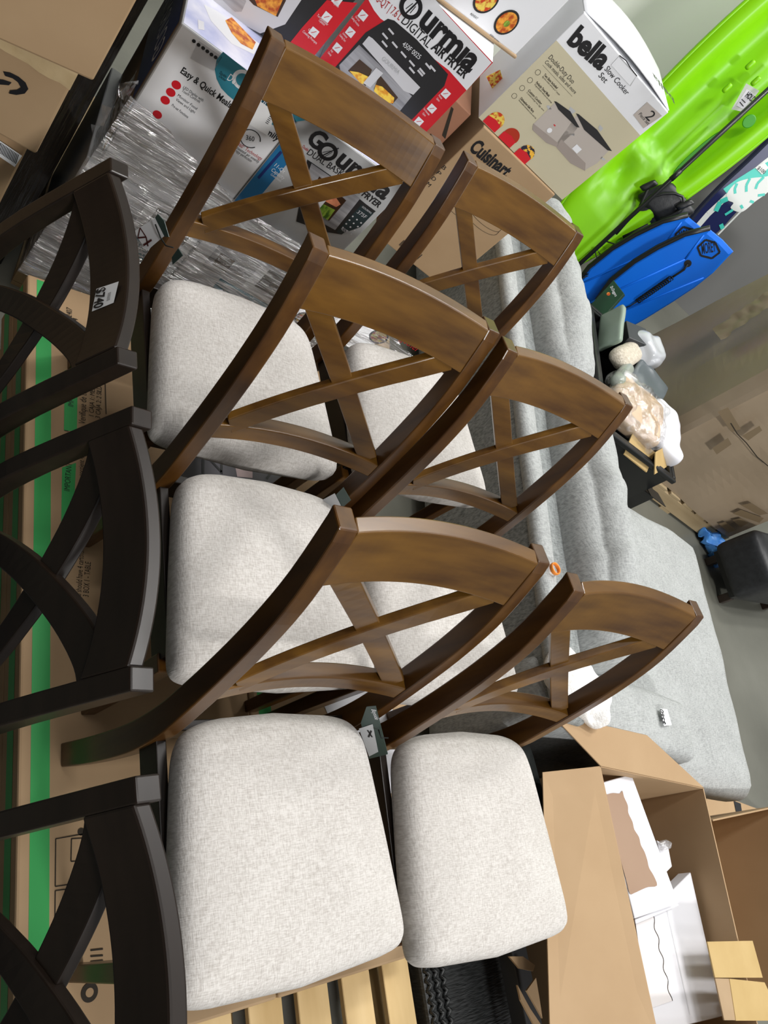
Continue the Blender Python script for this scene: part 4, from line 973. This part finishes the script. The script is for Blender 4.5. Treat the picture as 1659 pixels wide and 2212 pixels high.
# ================================================================ body boards
mT = V((.0, .10, 1)).normalized(); mU = V((.62, -.78, 0)); mU = (mU - mT * mU.dot(mT)).normalized()
def morey(F, off, name_label):
    ox, oy = off
    out = [(1240, 740), (1262, 690), (1320, 610), (1370, 570), (1420, 540), (1480, 511), (1533, 498), (1560, 520), (1583, 545), (1572, 556), (1540, 590), (1500, 622), (1450, 655), (1390, 692), (1330, 725), (1280, 752)]
    out = [(x + ox, y + oy) for x, y in out]
    t = slab(F, 'body_board', name_label, 'body board', out, .05, BLUEB)
    pts = [F.px(x + ox, y + oy) for x, y in [(1240, 736), (1262, 686), (1320, 606), (1370, 566), (1420, 536), (1480, 507), (1533, 494)]]
    vs, fs = tube([F.P(u, v, -.022) for u, v in pts], .020, 8); mesh('black_rail', vs, fs, BLACKP, t, smooth=True)
    hx = [F.px(x + ox, y + oy) for x, y in [(1507, 534), (1524, 518), (1545, 524), (1555, 545), (1538, 558), (1514, 552)]]
    F.multi(t, 'hexagon_logo', F.line(hx + hx[:1], .012), INK, 3)
    F.text(t, 'lettering', 'MOREY', (1517 + ox, 549 + oy), (1547 + ox, 543 + oy), .062, INK, layer=3, bold=.01)
    for a, b in (((1250, 665), (1480, 560)), ((1300, 690), (1520, 600)), ((1480, 560), (1520, 508))):
        vs, fs = tube([F.P(*F.px(a[0] + ox, a[1] + oy), .0), F.P(*F.px(b[0] + ox, b[1] + oy), .0)], .006, 6); mesh('moulded_channel', vs, fs, BLUEB, t, smooth=True)
    return t
M1 = Face((4.36, 2.96, 0), mU, mT); M2 = Face((4.41, 3.03, 0), mU, mT)
t = morey(M1, (0, 0), 'blue body board in front, with coiled leash and hexagon logo')
lz = [(1486, 570), (1478, 582), (1462, 592), (1450, 600)]
vs, fs = tube([M1.P(*M1.px(*p), .012) for p in lz], .007, 6); mesh('leash_strap', vs, fs, CORD, t, smooth=True)
u, v = M1.px(1486, 569); M1.disc(t, 'leash_plug', u, v, .022, INK, 5)
cp = []
for i in range(140):
    k = i / 139; x, y = 1450 - 72 * k, 600 + 50 * k; u, v = M1.px(x, y); a = i * .75
    cp.append(M1.P(u + .016 * math.cos(a) * 1.0, v + .016 * math.sin(a), .016 + .012 * math.sin(a)))
vs, fs = tube(cp, .0035, 5); mesh('coiled_leash', vs, fs, CORD, t, smooth=True)
vs, fs = tube([M1.P(*M1.px(*p), .012) for p in [(1378, 650), (1362, 660), (1350, 664)]], .004, 6); mesh('leash_cord', vs, fs, CORD, t, smooth=True)
morey(M2, (-48, -28), 'blue body board behind the other, its hexagon logo half covered')

# ================================================================ black tote with packaged goods
tU, tW = yaw(-17); TO = V((3.33, 1.72, 0))
def tp(a, b, z): return TO + tU * a + tW * b + UP * z
t = thing('storage_tote', 'open black plastic tote full of packaged goods behind the sofa', 'storage bin', tuple(TO))
parts = [obox(TO, tU, tW, UP, 0, .58, 0, .02, .02, .46), obox(TO, tU, tW, UP, 0, .58, .88, .90, .02, .46), obox(TO, tU, tW, UP, 0, .02, 0.02, .88, .02, .46), obox(TO, tU, tW, UP, .56, .58, .02, .88, .02, .46), obox(TO, tU, tW, UP, .02, .56, .02, .88, .0, .03)]
vs, fs = merge(*parts); mesh('bin_body', vs, fs, BLACKP, t, bevel=.002, seg=1)
for a0, a1, b0, b1 in ((-.02, .60, -.025, 0), (-.02, .60, .90, .925), (-.025, 0, 0, .9), (.58, .605, 0, .9)):
    vs, fs = obox(TO, tU, tW, UP, a0, a1, b0, b1, .435, .465); mesh('rim', vs, fs, BLACKP, t, bevel=.006)
def lump(name, label, cat, c, su, sv, sw, m, r=.03, rot=0, tilt=(0, 0), nz=.01, seed=0, puff=.01, filmm=None, nscale=9):
    U, W = yaw(rot); U = (U + UP * tilt[0]).normalized(); W = (W + UP * tilt[1]); W = (W - U * W.dot(U)).normalized(); N = U.cross(W)
    t = thing(name, label, cat, tuple(c))
    vs, fs = softbox(c, U, W, N, su, sv, sw, r, puff, n=16, nz=nz, nscale=nscale, seed=seed); mesh('contents', vs, fs, m, t, smooth=True)
    if filmm:
        vs, fs = softbox(V(c) - N * .005, U, W, N, su * 1.10, sv * 1.12, sw * 1.14, r * 1.1, puff, n=18, nz=nz * 2 + .01, nscale=14, seed=seed + 4); mesh('clear_bag', vs, fs, filmm, t, smooth=True)
    return t, U, W, N
c = tp(.24, .24, .43)
lump('bagged_packet', 'tan packet with pale label in a shiny clear bag, nearest in the tote', 'packet', c, .34, .30, .12, noisy('tan_packet', (.50, .36, .23), (.62, .47, .33), (8, 8, 8), 4, .5), .04, -30, (.1, .15), .012, 3, .02, FILMB)
lump('white_sack', 'white plastic bag with a green mark hanging over the tote side', 'bag', tp(.50, .26, .44), .26, .34, .11, PAPER, .05, -30, (-.2, 0), .025, 8, .02)
lump('woven_roll', 'cream woven roll with green edge in the tote', 'packet', tp(.20, .62, .46), .13, .30, .10, noisy('cream_weave', (.48, .42, .33), (.70, .64, .54), (70, 70, 70), 2, .8, bump=.5, bscale=120), .05, -60, (0, 0), .004, 5, .0)
lump('grey_pouch', 'dark grey translucent plastic pouch beside the woven roll', 'packet', tp(.42, .56, .47), .26, .22, .05, mat('grey_pouch', (.11, .13, .14), .18, .6), .02, -40, (.05, .25), .015, 6, .0)
lump('silver_roll', 'grey green rolled packet lying between the roll and the tan packet', 'packet', tp(.13, .42, .47), .08, .26, .08, mat('grey_green_pack', (.30, .33, .29), .25, .6), .04, -50, (0, 0), .004, 2, .0)
lump('clear_flat_pack', 'clear flat plastic pack leaning at the far left end of the tote', 'packet', tp(.08, .76, .44), .04, .26, .16, mat('pale_green_pack', (.25, .32, .26), .15, .7), .015, -20, (0, .2), .006, 9, .0)
lump('clear_bag', 'crumpled clear plastic bag stuck up between pouch and blue board', 'bag', tp(.38, .78, .46), .22, .20, .14, mat('milky_plastic', (.50, .52, .55), .2, .7), .05, 10, (0, .1), .04, 12, .02)
# green box leaning upright, small grey box
gF = Face(tp(.16, .90, .46), (tW * -.75 + tU * .66), (UP * .92 + tU * .3 + tW * .15))
q = [gF.px(*p) for p in [(1282, 655), (1330, 597), (1350, 628), (1302, 688)]]
t = thing('display_box', 'tall dark green box with small white lettering standing in the tote', 'box', tuple(gF.P(*q[0])))
vs, fs = loft([[gF.P(u, v, -.07) for u, v in q], [gF.P(u, v, 0) for u, v in q]]); mesh('box_body', vs, fs, mat('dark_green_carton', (.008, .045, .018), .35), t, bevel=.002)
gF.text(t, 'lettering', 'Dr.Doggora', (1322, 614), (1331, 636), .016, WHITE, layer=2); u, v = gF.px(1318, 630); gF.disc(t, 'orange_mark', u, v, .010, ORANGE, 2)
vs, fs = obox(tp(.22, .86, .44), (tU + UP * .3).normalized(), tW, (UP - tU * .3).normalized(), 0, .14, -.14, 0, 0, .12)
o = mesh('small_grey_box', vs, fs, mat('slate_carton', (.03, .033, .038), .4), None, bevel=.003); tag(o, 'small slate grey box next to the tall dark green box', 'box')
# torn cardboard at near end
for k, (a, b, z, rot, lab) in enumerate(((.30, .02, .44, -20, 'torn cardboard piece with black lettering at the near end of the tote'), (.46, .05, .47, 25, 'folded cardboard scrap sticking up at the near end of the tote'))):
    U, W = yaw(rot); vs, fs = obox(tp(a, b, z), U, (W + UP * .6).normalized(), UP, -.10, .10, -.06, .06, 0, .006)
    o = mesh('cardboard_scrap', vs, fs, CARDY, None); tag(o, lab, 'cardboard')
t = thing('black_carton', 'open black box between the tote and the big cardboard bin', 'box', tuple(at(1400, 925, 2, .20)))
U, W = yaw(-19); c = V((3.99, 1.66, 0))
vs, fs = obox(c, U, W, UP, -.07, .07, -.10, .14, .0, .26); mesh('box_body', vs, fs, BLACKP, t, bevel=.004)
vs, fs = obox(c + UP * .26, U, (W * -1 + UP * .3).normalized(), UP, -.07, .07, .08, .20, 0, .004); mesh('flap', vs, fs, BLACKP, t)

# ================================================================ big cardboard bin on a pallet
gA = -18.5; GU, GW = yaw(gA); GO = V((4.13, 1.86, 0))
pallet('weathered pallet under the big cardboard bin, stamped corner block', GO.x + .0, GO.y, 1.12, 1.15, gA, PINEG, nb=8)
t = thing('cardboard_bin', 'huge brown cardboard bulk bin with bent corner and brown tape, on a pallet', 'cardboard bin', tuple(GO + UP * .142))
def gout(z):
    k = (z - .142) / 1.35; b = .045 * k
    base = [(.07 - b, .03), (.03, .035), (.015, .07), (.0 - b * .3, .14), (.10 + .12 * k, 1.05), (.20 + .1 * k, 1.13), (1.0, 1.13), (1.10, 1.05), (1.13, .10), (1.10, .0), (.95, -.02)]
    n = 8; out = []
    for (a, b_), (c, d) in zip(base, base[1:] + base[:1]):
        for i in range(n): out.append((a + (c - a) * i / n, b_ + (d - b_) * i / n))
    return out
rings = []
for j in range(28):
    z = .142 + 1.35 * j / 27; rr = []
    for i, (a, b_) in enumerate(gout(z)):
        p = GO + GU * a + GW * b_ + UP * z; k = noise.noise(V((a * 3, b_ * 3, z * 2.5))) * .018; rr.append(p + (p - (GO + GU * .56 + GW * .56 + UP * z)).normalized() * k)
    rings.append(rr)
vs, fs = loft(rings); mesh('bin_wall', vs, fs, CARDG, t, smooth=False)
F = Face(GO + GW * -.03, GU, UP)
TAPE = mat('brown_packing_tape', (.20, .145, .085), .22, .6)
for q in ([(1552, 1130), (1566, 1126), (1590, 1143), (1574, 1150)], [(1582, 1122), (1600, 1118), (1616, 1128), (1600, 1138)], [(1600, 1090), (1622, 1085), (1659, 1108), (1640, 1112)], [(1582, 1108), (1600, 1100), (1650, 1118), (1640, 1128)]):
    F.poly(t, 'packing_tape', q, TAPE, 8, px=True)
for q in ([(1538, 966), (1572, 944), (1580, 958), (1548, 980)], [(1550, 888), (1572, 878), (1600, 925), (1580, 932)], [(1602, 940), (1640, 918), (1646, 928), (1616, 950)]):
    F.poly(t, 'packing_tape', q, TAPE, 10, px=True)
F.multi(t, 'torn_seam', F.line([F.px(1578, 912), F.px(1592, 935), F.px(1612, 955), F.px(1635, 985), F.px(1659, 1005)], .006), INKBR, 12)
SF_ = Face(GO + GU * -.03, GW, UP)
vs, fs = [], []
for i in range(20):
    k = i / 19
    for j in range(6):
        x = 1540 + 160 * k + j * 4 * (1 - .2 * k); y = 712 - 108 * k + j * 5; u, v = SF_.px(x, y); vs.append(SF_.P(u, v, .01 + .016 * noise.noise(V((k * 12, j * .7, 2)))))
for i in range(19):
    for j in range(5): a = i * 6 + j; fs.append((a, a + 1, a + 7, a + 6))
mesh('crumpled_tape_strip', vs, fs, CARDG, t, smooth=True)
# blue glove scrap
gp0 = at(1525, 1168, 2, .10)
vs, fs = softbox(at(1531, 1178, 2, .025), (GU * .75 - GW * .66), (GW * .75 + GU * .66), UP, .26, .13, .07, .02, 0, n=16, nz=.05, nscale=26, seed=5)
o = mesh('nitrile_glove', vs, fs, GLOVE, None, smooth=True); tag(o, 'crumpled bright blue glove hanging at the bin pallet corner', 'glove')
# black leather chair at the right edge
t = thing('leather_footstool', 'black leather footstool cut off by the right edge, beside the cardboard bin', 'footstool', (5.3, 1.23, 0), 0)
vs, fs = softbox((5.34, 1.24, .12), (1, 0, 0), (0, 1, 0), UP, .84, .38, .30, .05, .02, n=14); mesh('padded_top', vs, fs, LEATHER, t, smooth=True)
vs, fs = boxv(5.00, 5.74, 1.08, 1.40, .08, .125); mesh('frame', vs, fs, BLACKP, t, bevel=.004)
WL_ = mat('walnut_leg', (.03, .018, .012), .35)
for a in (5.04, 5.70):
    for b_ in (1.10, 1.36):
        vs, fs = boxv(a - .025, a + .025, b_ - .025, b_ + .025, 0, .08); mesh('leg', vs, fs, WL_, t, bevel=.004)

# ================================================================ open carton of cake boxes and neighbours
BZ = .60
def wallp(a, b, z0, z1, th=.006, out=None):
    a, b = V((*a, 0)), V((*b, 0)); d = (b - a).normalized(); n = V((-d.y, d.x, 0)) * th / 2
    return loft([[a - n + UP * z0, b - n + UP * z0, b + n + UP * z0, a + n + UP * z0], [a - n + UP * z1, b - n + UP * z1, b + n + UP * z1, a + n + UP * z1]])
A_, B_, C_, D_ = at(1296, 1655, 2, BZ), at(1519, 1702, 2, BZ), at(1640, 2230, 2, BZ), at(1425, 2255, 2, BZ)
t = thing('open_carton', 'large open kraft carton holding white cake boxes, long flap toward the chairs', 'cardboard box', (A_.x, A_.y, 0))
for nm, a, b in (('left_wall', A_, D_), ('back_wall', A_, B_), ('right_wall', B_, C_), ('front_wall', D_, C_)):
    vs, fs = wallp(a.xy, b.xy, .002, BZ); mesh(nm, vs, fs, CARD, t)
vs, fs = loft([[V((p.x, p.y, .002)) for p in (A_, B_, C_, D_)], [V((p.x, p.y, .008)) for p in (A_, B_, C_, D_)]]); mesh('bottom', vs, fs, CARD, t)
def flap(a, b, c, d, name, par, m=CARD, th=.005):
    n = (V(b) - V(a)).cross(V(d) - V(a)).normalized() * th
    vs, fs = loft([[V(p) for p in (a, b, c, d)], [V(p) + n for p in (a, b, c, d)]]); return mesh(name, vs, fs, m, par, bevel=.0008, seg=1)
# left flap lies out toward the chairs, back flap stands up and away
E1 = at(1172, 1668, 2, BZ - .06); E2 = at(1190, 2290, 2, BZ - .06)
flap(A_ + V((-.004, 0, .003)), D_ + V((-.004, 0, .003)), E2, E1, 'side_flap', t)
G1, G2 = at(1190, 1541, 2, BZ + .02), at(1398, 1588, 2, BZ + .02)
flap(B_ + UP * .004, A_ + UP * .004, G1, G2, 'rear_flap', t)
# cake boxes
def cake(pts, z, th, label, window=None, tiltz=(0, 0, 0, 0)):
    P_ = [at(x, y, 2, z + tiltz[i]) for i, (x, y) in enumerate(pts)]
    t = thing('cake_box', label, 'cake box', tuple(P_[0] - UP * th), group='white cake boxes in the open carton')
    vs, fs = loft([[p - UP * th for p in P_], P_]); mesh('box_body', vs, fs, PAPER, t, bevel=.002, seg=1)
    U = (P_[1] - P_[0]).normalized(); W = P_[3] - P_[0]; W = (W - U * W.dot(U)).normalized()
    F = Face(P_[0] + UP * .0015, U, W); return t, F
WINB = noisy('brown_window_board', (.30, .19, .125), (.36, .24, .165), (2, 2, 2), 3, .28, .6)
t, F = cake([(1376, 2000), (1492, 1884), (1562, 2195), (1400, 2235)], .50, .05, 'large white cake box lying flat under the windowed one, seam along its middle')
F.poly(t, 'film_window', [(1372, 1990), (1408, 1972), (1420, 2010), (1432, 2062), (1440, 2110), (1452, 2162), (1400, 2180)], mat('pinkish_film', (.72, .69, .69), .25), 1, px=True)
F.multi(t, 'wavy_cut', F.line([F.px(1408 + 42 * k / 30 + 2.5 * math.sin(k * .9), 1972 + 190 * k / 30) for k in range(31)], .0035), INKBR, 2)
F.multi(t, 'fold_line', F.line([F.px(1440, 1962), F.px(1490, 2192)], .0015), GREYP, 2)
t, F = cake([(1372, 1985), (1462, 1948), (1468, 1956), (1374, 1996)], .532, .004, 'white folded lid edge between the two big cake boxes')
t, F = cake([(1298, 1692), (1364, 1672), (1466, 1952), (1372, 1984)], .560, .022, 'white cake box with scalloped brown window on top of the pile')
sc1 = [(1303, 1722), (1312, 1716), (1324, 1713), (1338, 1714), (1344, 1708), (1348, 1722), (1356, 1740), (1357, 1756), (1366, 1775), (1370, 1792), (1380, 1808), (1384, 1825), (1392, 1840), (1398, 1858), (1402, 1875), (1412, 1892), (1419, 1913), (1400, 1916), (1385, 1922), (1370, 1929), (1360, 1930), (1352, 1900), (1330, 1820)]
F.poly(t, 'window_board', sm(sc1, 3), WINB, 1, px=True)
t, F = cake([(1420, 1815), (1444, 1830), (1452, 1872), (1434, 1890)], .49, .03, 'small white box end in clear wrap beside the right wall of the open carton')
vs, fs = softbox(at(1430, 1826, 2, .50), (1, 0, 0), (0, 1, 0), UP, .05, .03, .02, .008, 0, n=8, nz=.02, nscale=60)
o = mesh('film_scrap', vs, fs, FILMB, None, smooth=True); tag(o, 'crinkled clear film scrap on the small white box', 'plastic film')
# neighbouring open carton at right
N1, N2, N3, N4 = at(1540, 1772, 2, .52), at(1700, 1738, 2, .52), at(1800, 2200, 2, .52), at(1650, 2230, 2, .52)
N1 = V((max(N1.x, B_.x + .03), N1.y, .52))
t = thing('open_carton', 'second open kraft carton at the right edge with shaded inside', 'cardboard box', (N1.x, N1.y, 0))
for nm, a, b in (('back_wall', N1, N2), ('right_wall', N2, N3)):
    vs, fs = wallp(a.xy, b.xy, .002, .52); mesh(nm, vs, fs, CARD, t)
bl = V((C_.x + .03, C_.y, .52)); vs, fs = wallp(N1.xy, bl.xy, .002, .50); mesh('left_wall', vs, fs, CARD, t)
vs, fs = loft([[V((p.x, p.y, .002)) for p in (N1, N2, N3, bl)], [V((p.x, p.y, .008)) for p in (N1, N2, N3, bl)]]); mesh('bottom', vs, fs, CARD, t)
# yellowed flap box in front of it
Y1, Y2, Y3, Y4 = [at(x, y, 2, .608) for x, y in ((1528, 2034), (1626, 2032), (1648, 2112), (1545, 2112))]
t = thing('folded_carton', 'yellowed folded cardboard with crease lines in the lower right corner', 'cardboard box', tuple(Y1))
flap(Y1, Y2, Y3, Y4, 'upper_panel', t, CARDY)
Z1, Z2, Z3, Z4 = [at(x, y, 2, .606) for x, y in ((1576, 2114), (1652, 2122), (1690, 2205), (1590, 2205))]
flap(Z1, Z2, Z3, Z4, 'lower_panel', t, CARDY)
Z1, Z2, Z3, Z4 = [at(x, y, 2, .604) for x, y in ((1545, 2113), (1576, 2114), (1592, 2204), (1565, 2204))]
flap(Z1, Z2, Z3, Z4, 'side_panel', t, CARDB)
# flat carton behind
t = thing('taped_carton', 'flat kraft carton with black tape behind the open cartons', 'cardboard box', (3.55, -.02, 0), 0)
q = [at(x, y, 2, .12) for x, y in ((1528, 1706), (1640, 1748), (1700, 1800), (1522, 1790))]
vs, fs = loft([[V((p.x, p.y, .0)) for p in q], q]); mesh('box_body', vs, fs, CARD, t, bevel=.003)
F = Face((0, 0, .122), V((1, 0, 0)), V((0, 1, 0))); F.poly(t, 'black_tape', [(1585, 1730), (1600, 1736), (1603, 1757), (1590, 1754)], INK, 1, px=True)

# ================================================================ bottom centre: wicker, metal bar, cardboard scraps
t = thing('wicker_table', 'black woven wicker patio piece below the front right seat', 'patio furniture', (1.85, -.75, 0))
vs, fs = boxv(1.765, 2.17, -1.05, -.20, .0, .165); mesh('woven_body', vs, fs, WICK, t, bevel=.012)
for i in range(26):
    y = -.22 - i * .026
    for k in range(3):
        x = 1.775 + k * .030; vs, fs = tube([V((x, y, .163)), V((x + .012, y - .013, .173)), V((x + .002, y - .026, .163))], .007, 6); mesh('wicker_strand', vs, fs, WICK, t, smooth=True)
vs, fs = boxv(2.02, 2.09, -1.05, -.12, .24, .30); o = mesh('metal_frame_bar', vs, fs, METALG, None, bevel=.004); tag(o, 'charcoal metal bar running beside the black wicker', 'metal frame')
vs, fs = boxv(2.09, 2.14, -.30, -.25, 0, .30); 
for k, (pts, z, lab) in enumerate((([(1100, 2066), (1130, 2066), (1156, 2085), (1152, 2098), (1122, 2092)], .42, 'bent kraft flap tip left of the open carton'),
                               ([(1118, 2128), (1145, 2178), (1180, 2230), (1165, 2235), (1125, 2160)], .38, 'creased cardboard strip at the bottom left of the open carton'),
                               ([(1138, 2140), (1158, 2112), (1166, 2160), (1172, 2200)], .36, 'small folded cardboard piece under the open carton flap'))):
    P_ = [at(x, y, 2, z) for x, y in pts]; vs, fs = loft([[p - UP * .006 for p in P_], P_]); o = mesh('cardboard_scrap', vs, fs, CARD, None); tag(o, lab, 'cardboard')

# ================================================================ hang tags on the chairs
def hang(F, quad, label, extra=None):
    q = [F.px(*p) for p in quad]; t = thing('hang_tag', label, 'hang tag', tuple(F.P(*q[0])))
    vs, fs = loft([[F.P(u, v, 0) for u, v in q], [F.P(u, v, .0015) for u, v in q]]); mesh('card', vs, fs, TAG, t); return t
HF = Face((1.13, .20, .80), V((.8, -.6, 0)), UP)
t = hang(HF, [(792, 1526), (812, 1524), (838, 1628), (798, 1638), (780, 1560)], 'dark green hang tag with photo on the front right x back chair leg')
HF.text(t, 'lettering', 'Bayside', (803, 1530), (811, 1552), .010, WHITE, layer=4)
HF.poly(t, 'photo', [(776, 1572), (806, 1562), (818, 1622), (798, 1632)], GREYP, 4, px=True)
HF.multi(t, 'chair_picture', HF.line([HF.px(795, 1575), HF.px(805, 1590)], .004) + HF.line([HF.px(803, 1576), HF.px(797, 1590)], .004), INK, 5)
vs, fs = tube([HF.P(*HF.px(819, 1573), .004), HF.P(*HF.px(830, 1576), .02), HF.P(*HF.px(842, 1585), .01)], .0015, 6); mesh('cord', vs, fs, CORD, t, smooth=True)
HF = Face((.655, 1.24, .86), V((.5, -.86, 0)), UP)
t = hang(HF, [(330, 478), (342, 462), (356, 478), (366, 512), (350, 510)], 'small dark green hang tag tied to the far left x back chair')
t2 = hang(HF, [(386, 536), (396, 552), (374, 572), (372, 556)], 'dark tag corner showing below the cord of the far left x back chair')
HF.poly(t, 'photo', [(290, 500), (336, 470), (356, 510), (318, 542)], WHITE, 3, px=True)
HF.multi(t, 'chair_picture', HF.line([HF.px(305, 492), HF.px(318, 512), HF.px(300, 514), HF.px(305, 492)], .003) + HF.line([HF.px(318, 512), HF.px(322, 532)], .004) + HF.line([HF.px(330, 518), HF.px(312, 530)], .004), mat('maroon_picture', (.07, .008, .008), .4), 5)
vs, fs = tube([HF.P(*HF.px(*p), .012) for p in [(345, 484), (356, 512), (368, 530), (384, 534)]], .0016, 6); mesh('cord', vs, fs, CORD, t, smooth=True)
HF = Face((1.15, .70, .86), V((.8, -.6, 0)), UP)
t = hang(HF, [(724, 1070), (742, 1052), (758, 1080), (740, 1096)], 'dark green hang tag between the two middle x back chairs')
HF.poly(t, 'photo', [(698, 1078), (724, 1064), (738, 1092), (716, 1108)], GREYP, 4, px=True)
